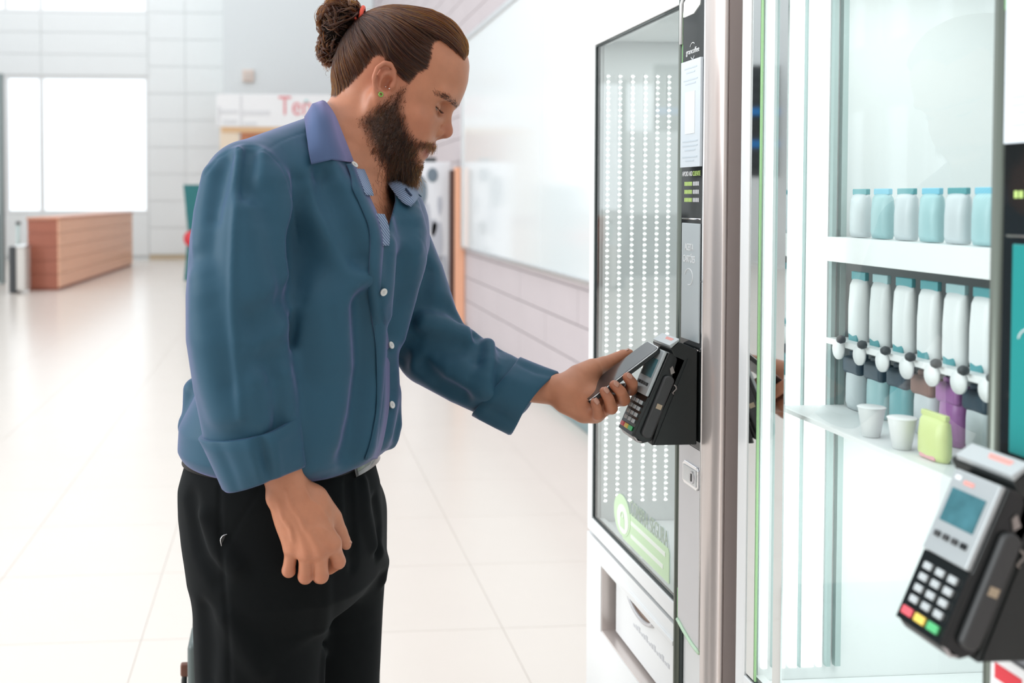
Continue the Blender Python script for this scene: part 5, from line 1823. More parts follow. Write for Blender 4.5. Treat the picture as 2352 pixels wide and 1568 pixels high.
cuff('cuff', W(576, 974, 1.412), W(606, 1088, 1.413), 0.0715, 0.0580, 0.035, flat=1.0, tucks=((-1.38, -0.009, 0.10), (-1.16, 0.006, 0.12), (-1.60, 0.004, 0.12), (-2.2, -0.004, 0.15), (-0.7, -0.003, 0.2)))
prism('cuff_tab', [W(478, 984, 1.40), W(500, 978, 1.385), W(512, 1085, 1.39), W(470, 1040, 1.405), W(466, 1012, 1.408)], (0, 0.004, 0), M_SHIRT, shirt, bevel=0.0015)
cuff('cuff', W(1141, 888, 1.674), W(1224, 924, 1.652), 0.0580, 0.0595, 0.030, sag=0.004, shear=0.30, tucks=((-0.5, -0.006, 0.16), (-1.1, 0.004, 0.2), (-2.2, -0.006, 0.2), (-2.7, 0.004, 0.2)))

# ------------------------------------------------------------------ trousers, belt, shoes
tr = Model()
hz, hx, hy, ha, hb = [], [], [], [], []
for (py, cxp, cyd, a, b) in ((1018, 645, 1.595, 0.128, 0.140), (1045, 645, 1.595, 0.136, 0.146), (1110, 645, 1.595, 0.150, 0.150), (1170, 648, 1.60, 0.153, 0.150), (1230, 654, 1.60, 0.150, 0.150), (1310, 662, 1.605, 0.140, 0.146), (1370, 662, 1.61, 0.110, 0.120)):
    p = W(cxp, py, cyd)
    hz.append(p[2]); hx.append(p[0]); hy.append(p[1]); ha.append(a); hb.append(b)
tr.loft(hz, hx, hy, ha, hb, BY, n=2.4, k=0.0, capr=0.015)
NL = [W(575, 1160, 1.550), W(588, 1280, 1.547), W(592, 1400, 1.555), W(594, 1560, 1.56)]
tr.chain(NL + [np.array([NL[3][0] + 0.01, 1.56, 0.42]), np.array([NL[3][0] - 0.02, 1.565, 0.07])], [0.088, 0.0965, 0.0985, 0.097, 0.080, 0.070], k=0.04)
FL = [W(770, 1170, 1.675), W(769, 1270, 1.68), W(768, 1400, 1.69), W(762, 1560, 1.69)]
tr.chain(FL + [np.array([FL[3][0] + 0.01, 1.69, 0.42]), np.array([FL[3][0] - 0.02, 1.695, 0.07])], [0.085, 0.086, 0.081, 0.080, 0.072, 0.066], k=0.03)
tb_ = Model()
tb_.ops = tr.ops[:]


def tfold(pts, r, lift_, k, up=True):
    P = path_on(tb_, pts, (lift_ - r) if up else (r - lift_))
    if len(P) > 1:
        n = len(P)
        rs = [r * (0.5 + 0.5 * math.sin(math.pi * (0.1 + 0.8 * i / (n - 1)))) for i in range(n)]
        NN = tb_.normals(np.array(P))
        Q = [p + nn * ((r - rr) if up else (rr - r)) for p, nn, rr in zip(P, NN, rs)]
        tr.chain(Q, rs, k=k, mode='u' if up else 's')


tfold([(745, 1330), (742, 1440), (738, 1566)], 0.012, 0.005, 0.012)
tfold([(862, 1150), (872, 1210), (868, 1260)], 0.012, 0.005, 0.014, False)
tfold([(872, 1270), (884, 1296), (878, 1330)], 0.014, 0.006, 0.014)
tfold([(835, 1110), (842, 1180), (858, 1250)], 0.012, 0.004, 0.016)
tfold([(800, 1110), (806, 1200), (812, 1300)], 0.010, 0.004, 0.012, False)
tfold([(440, 1150), (465, 1260), (500, 1330)], 0.016, 0.004, 0.02, False)
tfold([(470, 1190), (500, 1260), (540, 1300)], 0.014, 0.004, 0.02)
tfold([(520, 1420), (560, 1480), (600, 1540)], 0.016, 0.004, 0.02)
tfold([(470, 1400), (480, 1480), (478, 1560)], 0.016, 0.004, 0.02, False)
tnow = Model()
tnow.ops = tr.ops[:]
for pts, r in (([(505, 1120), (504, 1180), (508, 1260), (516, 1360), (524, 1460), (528, 1566)], 0.004), ([(596, 1125), (560, 1180), (530, 1235), (512, 1270)], 0.0022), ([(436, 1072), (448, 1086), (460, 1094), (475, 1098)], 0.002), ([(806, 1100), (808, 1180), (812, 1260)], 0.003)):
    P = path_on(tnow, pts, r * 0.45, 10)
    if len(P) > 1:
        tr.chain(P, r, k=max(0.0025, r), mode='s')
trousers = tr.mesh('trousers', 0.0030, M_PANTS, man, relax=2)
# belt and buckle
def band(name, zs, grow, m, parent, n=96, loft=(hz, hx, hy, ha, hb)):
    o = np.argsort(loft[0])
    L = [np.asarray(v, float)[o] for v in loft]
    bm = bmesh.new()
    rows = []
    for z, g in zs:
        cx, cy, a, b = [np.interp(z, L[0], v) for v in L[1:]]
        ring = []
        for t in np.linspace(0, 2 * math.pi, n, endpoint=False):
            c, s = math.cos(t), math.sin(t)
            u = math.copysign(abs(c) ** (2 / 2.4), c) * (a + grow + g)
            w = math.copysign(abs(s) ** (2 / 2.4), s) * (b + grow + g)
            ring.append(bm.verts.new((cx + math.cos(BY) * u - math.sin(BY) * w, cy + math.sin(BY) * u + math.cos(BY) * w, z)))
        rows.append(ring)
    for a, b in zip(rows[:-1], rows[1:]):
        for k in range(n):
            bm.faces.new((a[k], a[(k + 1) % n], b[(k + 1) % n], b[k]))
    return from_bm(name, bm, m, parent, smooth=True)


zb = 1.062
belt = band('belt', [(zb - 0.018, -0.004), (zb - 0.017, 0.0), (zb + 0.017, 0.0), (zb + 0.018, -0.004)], 0.006, M_LEATHER, trousers)
o_z = np.argsort(hz)
Lh = [np.asarray(v, float)[o_z] for v in (hz, hx, hy, ha, hb)]


def belt_pt(t, z, grow):
    cx, cy, a, b = [np.interp(z, Lh[0], v) for v in Lh[1:]]
    c, s = math.cos(t), math.sin(t)
    u = math.copysign(abs(c) ** (2 / 2.4), c) * (a + grow)
    w = math.copysign(abs(s) ** (2 / 2.4), s) * (b + grow)
    return np.array([cx + math.cos(BY) * u - math.sin(BY) * w, cy + math.sin(BY) * u + math.cos(BY) * w, z])


ts = np.linspace(-math.pi, math.pi, 721)
tp_ = np.array([belt_pt(t, zb, 0.008) for t in ts])
tx_, ty_ = PROJ(tp_)
vis = np.where((tp_[:, 1] < 1.60) & (tx_ > 803) & (tx_ < 858))[0]
t0_, t1_ = ts[vis[0]], ts[vis[-1]]
rowsb = [[belt_pt(t, z, g) for t in np.linspace(t0_, t1_, 14)] for z, g in ((zb - 0.025, 0.007), (zb - 0.023, 0.010), (zb, 0.0115), (zb + 0.019, 0.010), (zb + 0.021, 0.007))]
sheet('buckle', rowsb, mat('dark buckle', (0.012, 0.012, 0.012), rough=0.22, metal=0.0, coat=0.5), belt, 0.002, 16)

# shoes
for nm, c in (('shoe', np.array([NL[3][0] - 0.02, 1.565, 0])), ('shoe', np.array([FL[3][0] - 0.02, 1.695, 0]))):
    so = Model()
    so.chain([c + (-0.07, 0.01, 0.040), c + (0.02, 0, 0.045), c + (0.13, -0.02, 0.036), c + (0.20, -0.03, 0.030)], [0.036, 0.040, 0.038, 0.026], k=0.02)
    so.cone(c + (-0.03, 0.005, 0.05), c + (-0.025, 0.005, 0.10), 0.042, 0.042, k=0.02)
    so.add(lambda P: P[:, 2] - 0.004, c - 0.4, c + 0.4, 's', 0.003)
    so.mesh(nm, 0.004, M_LEATHER, man, relax=2)

# ------------------------------------------------------------------ phones
def phone(name, nb, nt_, fb, thick, label, group=None):
    """nb, nt_: near long edge; fb: far bottom corner"""
    nb, nt_, fb = map(np.asarray, (nb, nt_, fb))
    L = nt_ - nb
    l = np.linalg.norm(L)
    ex = L / l
    wv = fb - nb
    wv = wv - ex * (wv @ ex)
    w = np.linalg.norm(wv)
    ey = wv / w
    ez = np.cross(ex, ey)
    if ez[2] < 0:
        ez = -ez
    c = nb + ex * l / 2 + ey * w / 2
    t = empty(name, c, label, 'phone', group)

    def slab(nm, x0, x1, y0, y1, z0, z1, rc, m, par, bev):
        pts = []
        for cx, cy, a0 in ((x1 - rc, y1 - rc, 0), (x0 + rc, y1 - rc, 90), (x0 + rc, y0 + rc, 180), (x1 - rc, y0 + rc, 270)):
            for a in np.linspace(a0, a0 + 90, 6):
                pts.append(c + ex * (cx + rc * math.cos(math.radians(a))) + ey * (cy + rc * math.sin(math.radians(a))) + ez * z0)
        return prism(nm, pts, ez * (z1 - z0), m, par, bevel=bev)
    hl, hw = l / 2, w / 2
    bd = slab('phone_body', -hl, hl, -hw, hw, -thick, -0.0006, 0.008, M_BLACK, t, 0.0015)
    slab('rim', -hl, hl, -hw, hw, -0.0022, -0.0006, 0.008, M_CHROME, bd, 0.0004)
    slab('screen', -hl + 0.0015, hl - 0.0015, -hw + 0.0012, hw - 0.0012, -0.0008, 0.0, 0.0072, mat('dark screen glass', (0.03, 0.032, 0.035), rough=0.12, spec=0.8), t, 0)
    return t, c, ex, ey, ez


PNB, PNT = W(1350, 920, 1.578), W(1514, 797, 1.568)
PFB = PNB + (W(1487, 782, 1.634) - PNT)
ph, phc, pex, pey, pez = phone('smartphone', PNB, PNT, PFB, 0.0085,
                               'thin dark smartphone held over the card reader in the outstretched hand')
p_ = tnow.march(505, 1231, 1.2)
n_ = tnow.normal(p_)
rx_ = np.cross(np.array([0, 0, 1.0]), n_)
rx_ /= np.linalg.norm(rx_)
if rx_[0] < 0:
    rx_ = -rx_
dz_ = np.cross(rx_, n_)
dz_ = dz_ if dz_[2] < 0 else -dz_
ez_ = dz_ - n_ * 0.40 + rx_ * 0.16
ez_ /= np.linalg.norm(ez_)
ex_ = rx_ - n_ * 0.50
ex_ -= ez_ * (ex_ @ ez_)
ex_ /= np.linalg.norm(ex_)
en_ = np.cross(ex_, ez_)
if en_ @ n_ < 0:
    en_ = -en_
o_ = p_ + n_ * 0.0030
pkc = []
for cx, cy, a0 in ((0.008, 0.008, 180), (0.062, 0.008, 270), (0.062, 0.132, 0), (0.008, 0.132, 90)):
    for a in np.linspace(a0, a0 + 90, 6):
        pkc.append(o_ + ex_ * (cx + 0.008 * math.cos(math.radians(a))) + ez_ * (cy + 0.008 * math.sin(math.radians(a))))
pk = prism('pocket_smartphone', pkc, -en_ * 0.008, M_BLACK, None, bevel=0.0015)
tag(pk, 'black phone corner sticking out of the side pocket of the black trousers', 'phone')
tube('rim', [pkc[0] + ez_ * 0.025 + en_ * 0.0002] + [q + en_ * 0.0002 for q in pkc[0:7]], 0.0006, M_CHROME, pk, n=6)

# ------------------------------------------------------------------ grey suitcase behind the legs
Ysc = 2.0
s0, s1 = W(429, 1480, Ysc), W(874, 1480, Ysc)
sc = empty('suitcase', ((s0[0] + s1[0]) / 2, Ysc + 0.1, 0), 'dark grey suitcase with brown side handle standing behind the legs', 'suitcase')
M_CASE = mat('slate grey shell', '#55605f', rough=0.45)
ztop = s0[2]
box('shell', (s0[0], Ysc, 0.06), (s1[0], Ysc + 0.11, ztop), M_CASE, sc, bevel=0.014, seg=4)
box('shell', (s0[0], Ysc + 0.114, 0.06), (s1[0], Ysc + 0.22, ztop), M_CASE, sc, bevel=0.014, seg=4)
box('zip_band', (s0[0] + 0.002, Ysc + 0.095, 0.055), (s1[0] + 0.004, Ysc + 0.13, ztop + 0.003), M_DARK, sc, bevel=0.012, seg=3)
h0, h1 = W(416, 1532, Ysc + 0.05), W(428, 1568, Ysc + 0.05)
M_BRN = mat('brown leather', '#6b4234', rough=0.5)
hd_ = tube('side_handle', [(s0[0] + 0.012, Ysc + 0.06, h0[2] - 0.002), (h0[0] + 0.008, Ysc + 0.06, h0[2] - 0.006), (h0[0] + 0.005, Ysc + 0.06, h0[2] - 0.03), (h0[0] + 0.005, Ysc + 0.06, h0[2] - 0.13), (s0[0] + 0.012, Ysc + 0.06, h0[2] - 0.15)], 0.006, M_BLACK, sc, n=10)
box('leather_wrap', (h0[0] - 0.002, Ysc + 0.052, h0[2] - 0.022), (s0[0] + 0.004, Ysc + 0.068, h0[2] + 0.004), M_BRN, hd_, bevel=0.004)
for x in (s0[0] + 0.06, s1[0] - 0.06):
    for y in (Ysc + 0.04, Ysc + 0.18):
        w_ = lathe('wheel', [(0.006, -0.012), (0.026, -0.012), (0.028, 0.0), (0.026, 0.012), (0.006, 0.012)], (0, 0, 0), M_BLACK, sc, n=20)
        w_.data.transform(Matrix.Translation((x, y, 0.029)) @ Matrix.Rotation(math.pi / 2, 4, 'X'))
box('top_handle', ((s0[0] + s1[0]) / 2 - 0.07, Ysc + 0.10, ztop - 0.005), ((s0[0] + s1[0]) / 2 + 0.07, Ysc + 0.13, ztop + 0.018), M_DARK, sc, bevel=0.008)
# ------------------------------------------------------------------ hair, beard, brows, eyes, small things of the man
def hair_mat(name, melanin, red, rough=0.35, rnd=0.25, color=None):
    m = bpy.data.materials.new(name)
    m.use_nodes = True
    nt = m.node_tree
    nt.nodes.clear()
    out = nt.nodes.new('ShaderNodeOutputMaterial')
    h = nt.nodes.new('ShaderNodeBsdfHairPrincipled')
    h.parametrization = 'MELANIN'
    h.inputs['Melanin'].default_value = melanin
    h.inputs['Melanin Redness'].default_value = red
    h.inputs['Roughness'].default_value = rough
    h.inputs['Radial Roughness'].default_value = 0.5
    h.inputs['Random Color'].default_value = rnd
    nt.links.new(h.outputs[0], out.inputs[0])
    return m


def strands(name, paths, r0, r1, m, parent):
    sizes = [len(p) for p in paths]
    hc = bpy.data.hair_curves.new(name)
    hc.add_curves(sizes)
    P = np.concatenate(paths).astype(np.float32)
    hc.points.foreach_set('position', P.ravel())
    rad = np.concatenate([np.linspace(r0, r1, n) for n in sizes]).astype(np.float32)
    at = hc.attributes.get('radius') or hc.attributes.new('radius', 'FLOAT', 'POINT')
    at.data.foreach_set('value', rad)
    o = bpy.data.objects.new(name, hc)
    COL.objects.link(o)
    hc.materials.append(m)
    o.parent = parent
    if parent.type == 'EMPTY':
        o.matrix_parent_inverse = Matrix.Translation(-Vector(parent.location))
    return o


M_HAIR = hair_mat('brown hair', 0.76, 0.85, 0.28)
M_BEARD = hair_mat('beard hair', 0.80, 1.0, 0.45, 0.4)
M_BROW = hair_mat('brow hair', 0.92, 0.5, 0.4)

nv = len(body_o.data.vertices)
BV = np.empty(nv * 3, np.float32)
body_o.data.vertices.foreach_get('co', BV)
BV = BV.reshape(-1, 3).astype(float)
BN = np.empty(nv * 3, np.float32)
body_o.data.vertices.foreach_get('normal', BN)
BN = BN.reshape(-1, 3).astype(float)
BQ = (BV - HO) @ HM

skull = Model()
skull.ops = body.ops[:4]
skull.chain(NECK, NECKR, k=0.03)


def to_skull(P, off):
    """move points onto the head's surface, off metres above it"""
    for _ in range(3):
        d = skull.eval(P)
        e = 0.002
        g = np.stack([skull.eval(P + np.eye(3)[i] * e) - skull.eval(P - np.eye(3)[i] * e) for i in range(3)], 1)
        g /= np.linalg.norm(g, axis=1)[:, None] + 1e-9
        P = P - g * (d - off)[:, None]
    return P


# --- hair combed back into a knot
hm = np.where(hair_mask(BQ) & (np.linalg.norm(BV - H(0.0, 0.03), axis=1) < 0.19) & (BQ[:, 0] < 0.118))[0]
hw_ = 1 + 3.0 * np.exp(-poly_dist(BQ[hm][:, :2], HAIRP) / 0.008)
sel = RNG.choice(hm, 8500, p=hw_ / hw_.sum())
roots = BV[sel] + RNG.normal(0, 0.0007, (8500, 3))
KB = HP(836, 46, 0.0)
axis = HP(800, 52) - HP(850, 44)
axis /= np.linalg.norm(axis)
e1 = HS
e2 = np.cross(axis, e1)
ang, rr = RNG.uniform(0, 2 * math.pi, 8500), 0.013 * np.sqrt(RNG.uniform(0, 1, 8500))
# strands keep the order they arrive in: side strands stay on their side
qa = (roots - KB) - np.outer((roots - KB) @ axis, axis)
qa /= np.linalg.norm(qa, axis=1)[:, None] + 1e-9
ends = KB + qa * rr[:, None] + axis * 0.004
NP = 14
lay = RNG.uniform(0.0008, 0.0062, 8500)
clump = RNG.normal(0, 1, (40, 3))
pts = []
for k in range(NP):
    t = k / (NP - 1)
    P = roots * (1 - t) + ends * t
    # a slight downward sweep at the temples
    P = P - HV * (0.010 * math.sin(math.pi * t)) * np.clip(((BQ[sel][:, 0] - 0.02) / 0.08), 0, 1)[:, None]
    off = lay * min(1, 0.15 + 3.0 * t) + 0.0035 * math.sin(math.pi * t)
    S = to_skull(P.copy(), off)
    w = np.clip((t - 0.80) / 0.20, 0, 1)
    pts.append(S * (1 - w) + P * w + RNG.normal(0, 0.00025, P.shape))
pts = np.stack(pts, 1)
hair = strands('hair', [p for p in pts], 0.00022, 0.00016, M_HAIR, man)
hair['label'] = 'brown hair combed back into a curly bun'

# dark body of the knot, then curls
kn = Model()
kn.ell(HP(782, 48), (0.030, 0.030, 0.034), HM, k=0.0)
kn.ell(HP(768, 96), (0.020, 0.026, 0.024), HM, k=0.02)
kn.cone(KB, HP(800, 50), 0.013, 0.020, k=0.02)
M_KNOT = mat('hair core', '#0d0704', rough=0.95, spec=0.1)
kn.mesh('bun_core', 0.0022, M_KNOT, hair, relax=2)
curls = []
for i in range(340):
    lobe = RNG.uniform() < 0.62
    c = HP(780, 46) if lobe else HP(766, 104)
    Rx = (np.array([0.033, 0.034, 0.037]) if lobe else np.array([0.023, 0.031, 0.026])) * RNG.uniform(0.90, 1.06)
    a1 = RNG.normal(0, 1, 3)
    a1 /= np.linalg.norm(a1)
    if i % 2 == 0 and lobe:                        # sweeping out of the elastic
        a1 = (KB - c) @ HM / np.array([0.034, 0.035, 0.038]) + RNG.normal(0, 0.35, 3)
        a1 /= np.linalg.norm(a1)
    a2 = np.cross(a1, RNG.normal(0, 1, 3))
    a2 /= np.linalg.norm(a2)
    n = 32
    span = RNG.uniform(1.6, 3.4)
    ph0 = RNG.uniform(0, 6.28)
    fr = RNG.uniform(3, 7)
    wob = RNG.uniform(0.001, 0.0035)
    loose = RNG.uniform() < 0.2
    drop = RNG.uniform(0.004, 0.012)
    wid = RNG.uniform(0.0016, 0.0034)
    for j in range(13):
        t = np.linspace(0, span * RNG.uniform(0.85, 1.0), n)
        o3 = RNG.normal(0, 1, 3) * wid * 0.55
        loc = (np.cos(t)[:, None] * a1 + np.sin(t)[:, None] * a2)
        loc = loc * (1 + 0.08 * np.sin(1.7 * t + ph0))[:, None]
        P = c + (loc * Rx) @ HM.T + (np.sin(fr * t + ph0)[:, None] * np.cross(a1, a2) + np.cos(fr * t + ph0)[:, None] * loc) @ HM.T * wob
        P = P + o3 * (0.5 + 0.5 * np.sin(3 * t + ph0))[:, None]
        if loose:
            P = P + np.array([0, 0, -1.0]) * (np.clip(t - t[-1] * 0.65, 0, None) ** 1.2 * drop)[:, None]
        curls.append(P)
for i in range(150):                               # curls hanging below the knot
    st = HP(RNG.uniform(752, 800), RNG.uniform(95, 130), RNG.uniform(-0.02, 0.022))
    n = 26
    t = np.linspace(0, 1, n)
    L = RNG.uniform(0.015, 0.034)
    ph0, fr, am = RNG.uniform(0, 6.28), RNG.uniform(8, 16), RNG.uniform(0.0012, 0.0035)
    P = st + np.outer(t * L, np.array([RNG.normal(-0.10, 0.25), RNG.normal(0, 0.2), -1.0])) + np.stack([np.cos(fr * t + ph0), np.sin(fr * t + ph0) * 0.8, 0 * t], 1) * am * t[:, None] ** 0.5
    curls.append(P)
strands('bun_curls', curls, 0.00024, 0.00014, M_HAIR, hair)
fly = []
for i in range(170):                               # fine loose hairs at the nape and over the crown
    if i < 120:
        st = HP(RNG.uniform(776, 805), RNG.uniform(170, 222), RNG.uniform(-0.03, 0.035))
        d = np.array([-0.8, RNG.normal(0, 0.3), RNG.uniform(-1.2, 0.3)])
        L = RNG.uniform(0.008, 0.020)
    else:
        st = to_skull(HP(RNG.uniform(850, 960), RNG.uniform(10, 30), RNG.uniform(-0.02, 0.02))[None, :], np.array([0.005]))[0]
        d = np.array([-1.0, RNG.normal(0, 0.3), RNG.uniform(0.1, 0.5)])
        L = RNG.uniform(0.01, 0.03)
    t = np.linspace(0, 1, 10)
    fly.append(st + np.outer(t * L, d / np.linalg.norm(d)) + np.stack([0 * t, 0 * t, -t * t * 0.006], 1) + np.sin(t * 6 + i)[:, None] * 0.0008)
strands('loose_hairs', fly, 0.00010, 0.00005, M_HAIR, hair)
# coral elastic, wound twice
M_TIE = mat('coral elastic', '#e8553d', rough=0.6)
for off, tilt, r in ((0.004, 0.30, 0.0200), (0.013, -0.22, 0.0215)):
    c = KB + axis * off
    nn = axis + e2 * tilt
    nn /= np.linalg.norm(nn)
    x = np.cross(nn, e1)
    x /= np.linalg.norm(x)
    y = np.cross(nn, x)
    bm = bmesh.new()
    rg = bm_tube(bm, [c + (x * math.cos(a) + y * math.sin(a)) * r for a in np.linspace(0, 2 * math.pi, 40)], 0.0036, 10, cap=False)
    from_bm('hair_tie', bm, M_TIE, hair, smooth=True)['label'] = 'coral hair tie'

# --- beard and moustache
bd = poly_dist(BQ[:, :2], BEARDP)
bin_ = inside(BQ[:, :2], BEARDP) & (np.abs(BQ[:, 2]) < 0.085) & (np.linalg.norm(BV - H(0.05, -0.06), axis=1) < 0.15)
cand = np.where(bin_)[0]
front = np.clip((BQ[cand, 0] - 0.055) / 0.03, 0, 1)
wgt = np.clip(bd[cand] / 0.014, 0.05, 1) * np.where(BQ[cand, 1] < -0.135, 0.35, 1)
wgt /= wgt.sum()
sel = RNG.choice(cand, 15000, p=wgt)
paths = []
rv, rn, rq = BV[sel], BN[sel], BQ[sel]
rv = rv + RNG.normal(0, 0.0009, rv.shape)
for p, n, q in zip(rv, rn, rq):
    chin = np.clip((-0.065 - q[1]) / 0.05, 0, 1) * np.clip((q[0] - 0.00) / 0.05, 0, 1)
    L = (0.010 + 0.008 * chin) * RNG.uniform(0.6, 1.4)
    mous = (q[0] > 0.082) and (q[1] > -0.072)
    if mous:
        L = 0.009 * RNG.uniform(0.7, 1.3)
        d = n * 0.35 - HV * 0.75 + HS * np.sign(q[2]) * 0.35 + HU * 0.15
    else:
        d = n * 0.55 - HV * 0.55 - HU * 0.15 + HU * 0.45 * chin + np.array([0, 0, -0.25])
    d = d + RNG.normal(0, 0.22, 3)
    d /= np.linalg.norm(d)
    t = np.linspace(0, 1, 7)
    b = np.cross(d, RNG.normal(0, 1, 3))
    b /= np.linalg.norm(b) + 1e-9
    ph0 = RNG.uniform(0, 6.28)
    P = p - n * 0.0006 + np.outer(t * L, d) + np.outer(t * t * L * 0.35, np.array([0, 0, -1.0])) + np.outer(np.sin(t * 7 + ph0) * 0.0011 * t, b)
    paths.append(P)
beard = strands('beard', paths, 0.00019, 0.00010, M_BEARD, man)
beard['label'] = 'full dark brown beard and moustache'

# --- brows and lashes
BROWL = np.array([(1004, 217), (1017, 220), (1029, 225), (1041, 234), (1050, 244)], float)
bp_ = []
for s in (1, -1):
    Q2 = BQ.copy()
    Q2[:, 2] *= s
    near = np.where((Q2[:, 2] > 0.004) & (Q2[:, 0] > 0.06) & (np.abs(Q2[:, 1] - EYV - 0.02) < 0.03))[0]
    bx_, by_ = PROJ(HO + Q2[near] @ HM.T)
    q2 = np.stack([bx_, by_], 1)
    dmin = np.full(len(near), 1e3)
    for a_, b_ in zip(BROWL[:-1], BROWL[1:]):
        ab = b_ - a_
        t_ = np.clip((q2 - a_) @ ab / (ab @ ab), 0, 1)
        dmin = np.minimum(dmin, np.linalg.norm(q2 - (a_ + t_[:, None] * ab), axis=1))
    ok = near[dmin < 5.5]
    if len(ok) == 0:
        continue
    for i in RNG.choice(ok, 520):
        n = BN[i]
        d = HS * s * 0.55 - HU * 0.55 + HV * RNG.normal(0.22, 0.18) + RNG.normal(0, 0.1, 3)
        d = d - n * (d @ n)
        d = d / np.linalg.norm(d) + n * 0.25
        t = np.linspace(0, 1, 5)
        L = RNG.uniform(0.005, 0.009)
        bp_.append(BV[i] + RNG.normal(0, 0.0006, 3) + np.outer(t * L, d) - np.outer(t * t * L * 0.2, n))
strands('eyebrows', bp_, 0.00017, 0.00007, M_BROW, man)
la = []
for s in (1, -1):
    L0, L1, L2, L3 = H(EYU - 0.0065, EYV + 0.0030, s * 0.0498), H(EYU + 0.0085, EYV - 0.0025, s * 0.0405), H(EYU + 0.0118, EYV - 0.0035, s * 0.033), H(EYU + 0.0100, EYV - 0.0030, s * 0.0245)
    seg = [L0, L1, L2, L3]
    for i in range(150):
        f = RNG.uniform(0, 2.999)
        k = int(f)
        p = seg[k] * (1 - f + k) + seg[k + 1] * (f - k)
        d = HU * 0.8 - HV * 0.55 + HS * s * (0.5 - 0.25 * f) + RNG.normal(0, 0.08, 3)
        t = np.linspace(0, 1, 6)
        L = RNG.uniform(0.005, 0.008)
        la.append(p + np.outer(t * L, d) + np.outer(t * t * L * 0.45, HV))
strands('eyelashes', la, 0.00016, 0.00006, M_BROW, man)

# --- chest hair in the open neck
px, py = PROJ(BV)
cm = np.where(inside(np.stack([px, py], 1), VPX) & (BV[:, 1] < 1.66) & (py > 395))[0]
ch = []
if len(cm):
    for i in RNG.choice(cm, 420):
        d = BN[i] * 0.35 + np.array([0.2, -0.1, -0.7]) + RNG.normal(0, 0.4, 3)
        d /= np.linalg.norm(d)
        t = np.linspace(0, 1, 6)
        L = RNG.uniform(0.008, 0.018)
        ch.append(BV[i] + np.outer(t * L, d) + np.outer(np.sin(t * 5 + i) * 0.001 * t, RNG.normal(0, 1, 3)))
    strands('chest_hair', ch, 0.00012, 0.00006, M_BEARD, man)
# fine hair on the forearms
fa = []
for a, b, r, n in ((W(600, 1050, 1.41), WRN, 0.036, 160), (W(1225, 890, 1.645), W(1296, 899, 1.622), 0.034, 220)):
    ax_ = (b - a) / np.linalg.norm(b - a)
    dist = np.linalg.norm((BV - a) - np.outer((BV - a) @ ax_, ax_), axis=1)
    tt = ((BV - a) @ ax_) / np.linalg.norm(b - a)
    cd = np.where((dist < r + 0.01) & (tt > 0) & (tt < 1.0) & (BN[:, 1] < 0.2))[0]
    if len(cd):
        for i in RNG.choice(cd, n):
            d = ax_ * 0.8 + BN[i] * 0.25 + RNG.normal(0, 0.2, 3)
            t = np.linspace(0, 1, 5)
            fa.append(BV[i] + np.outer(t * RNG.uniform(0.005, 0.011), d))
if fa:
    strands('arm_hair', fa, 0.00007, 0.00004, M_BROW, man)

# --- eyes
M_SCL = mat('sclera', '#8d7b70', rough=0.2)
M_IRIS = mat('iris', '#3a2a1c', rough=0.15)
M_PUP = mat('pupil', (0.005, 0.005, 0.005), rough=0.1)
GZ = HU * 0.86 - HV * 0.50
GZ /= np.linalg.norm(GZ)
for s in (1, -1):
    bm = bmesh.new()
    bmesh.ops.create_uvsphere(bm, u_segments=28, v_segments=20, radius=0.0128)
    for f in bm.faces:
        c = f.calc_center_median().normalized().z
        f.material_index = 2 if c > 0.975 else (1 if c > 0.875 else 0)
        f.smooth = True
    q = Vector(GZ).to_track_quat('Z', 'Y').to_matrix().to_4x4()
    bmesh.ops.transform(bm, matrix=Matrix.Translation(Vector(H(EYU - 0.0040, EYV - 0.0002, s * 0.033))) @ q, verts=bm.verts[:])
    from_bm('eye', bm, [M_SCL, M_IRIS, M_PUP], man)

# --- ear jewellery
def bead(name, p, r, m, sc=(1, 1, 1)):
    bm = bmesh.new()
    bmesh.ops.create_uvsphere(bm, u_segments=16, v_segments=10, radius=r)
    bmesh.ops.transform(bm, matrix=Matrix.Translation(Vector(p)), verts=bm.verts[:])
    return from_bm(name, bm, m, man, smooth=True)


def on_body(px, py):
    p = body.march(px, py, 1.2)
    return p, body.normal(p)


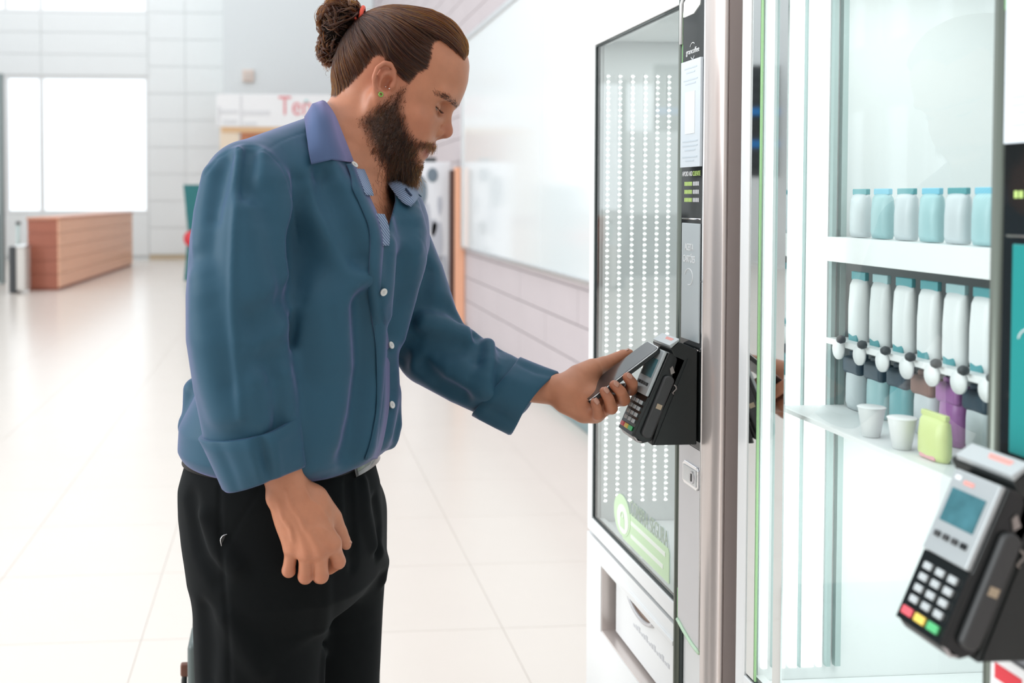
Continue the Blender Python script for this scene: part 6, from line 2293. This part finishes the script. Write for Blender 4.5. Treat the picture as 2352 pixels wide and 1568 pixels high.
p, n = on_body(874, 217)
bm = bmesh.new()
xx = np.cross(n, HV)
xx /= np.linalg.norm(xx)
yy = np.cross(n, xx)
bm_tube(bm, [p + n * 0.0012 + (xx * math.cos(a) + yy * math.sin(a)) * 0.0030 for a in np.linspace(0, 2 * math.pi, 24)], 0.0011, 8, cap=False)
from_bm('ear_plug', bm, mat('green plug', '#7fae4e', rough=0.3), man, smooth=True)['label'] = 'green ear plug'
p, n = on_body(895, 203)
bead('ear_stud', p + n * 0.001, 0.0012, mat('steel ball', (0.9, 0.88, 0.86), rough=0.1, metal=1.0))
p, n = on_body(885, 200)
bead('ear_stud', p + n * 0.001, 0.0011, MATS['steel ball'])

# --- finger nails
M_NAIL = mat('nail', '#b98874', rough=0.25, spec=0.6)


def nail(c, n, along, r, w, l):
    n = n / np.linalg.norm(n)
    along = along - n * (along @ n)
    along /= np.linalg.norm(along)
    sd = np.cross(n, along)
    bm = bmesh.new()
    rows = []
    for i, a in enumerate(np.linspace(-1, 1, 7)):
        ring = []
        for j, b in enumerate(np.linspace(-1, 1, 7)):
            wr_ = w * math.sqrt(max(0.05, 1 - 0.55 * a ** 4))
            th = b * wr_ / r
            ring.append(bm.verts.new(tuple(c + n * (r * math.cos(th)) + sd * (r * math.sin(th)) + along * a * l - n * 0.0006 * a * a)))
        rows.append(ring)
    for x, y in zip(rows[:-1], rows[1:]):
        for k in range(6):
            bm.faces.new((x[k], x[k + 1], y[k + 1], y[k]))
    o = from_bm('nail', bm, M_NAIL, man, smooth=True)
    md = o.modifiers.new('t', 'SOLIDIFY')
    md.thickness, md.offset = 0.0006, 0
    return o


for f, r in (('index', 0.0082), ('middle', 0.0082), ('ring', 0.0080), ('little', 0.0073)):
    al = lt[f] - ld[f]
    nail(lt[f] + al / np.linalg.norm(al) * 0.001, np.array([0.15, -0.95, 0.35]) + np.array([0.55, 0, 0.2]) * 0.3, al, r, 0.0046, 0.0052)
nail(W(1441, 813, 1.660), np.array([-0.45, 0.0, 0.85]), W(1446, 811, 1.66) - W(1412, 825, 1.661), 0.0082, 0.0050, 0.0062)
nail(R(793, 1247, 1.450), np.array([0.75, -0.15, 0.62]), R(795, 1250, 1.45) - R(782, 1228, 1.447), 0.0086, 0.0046, 0.0052)
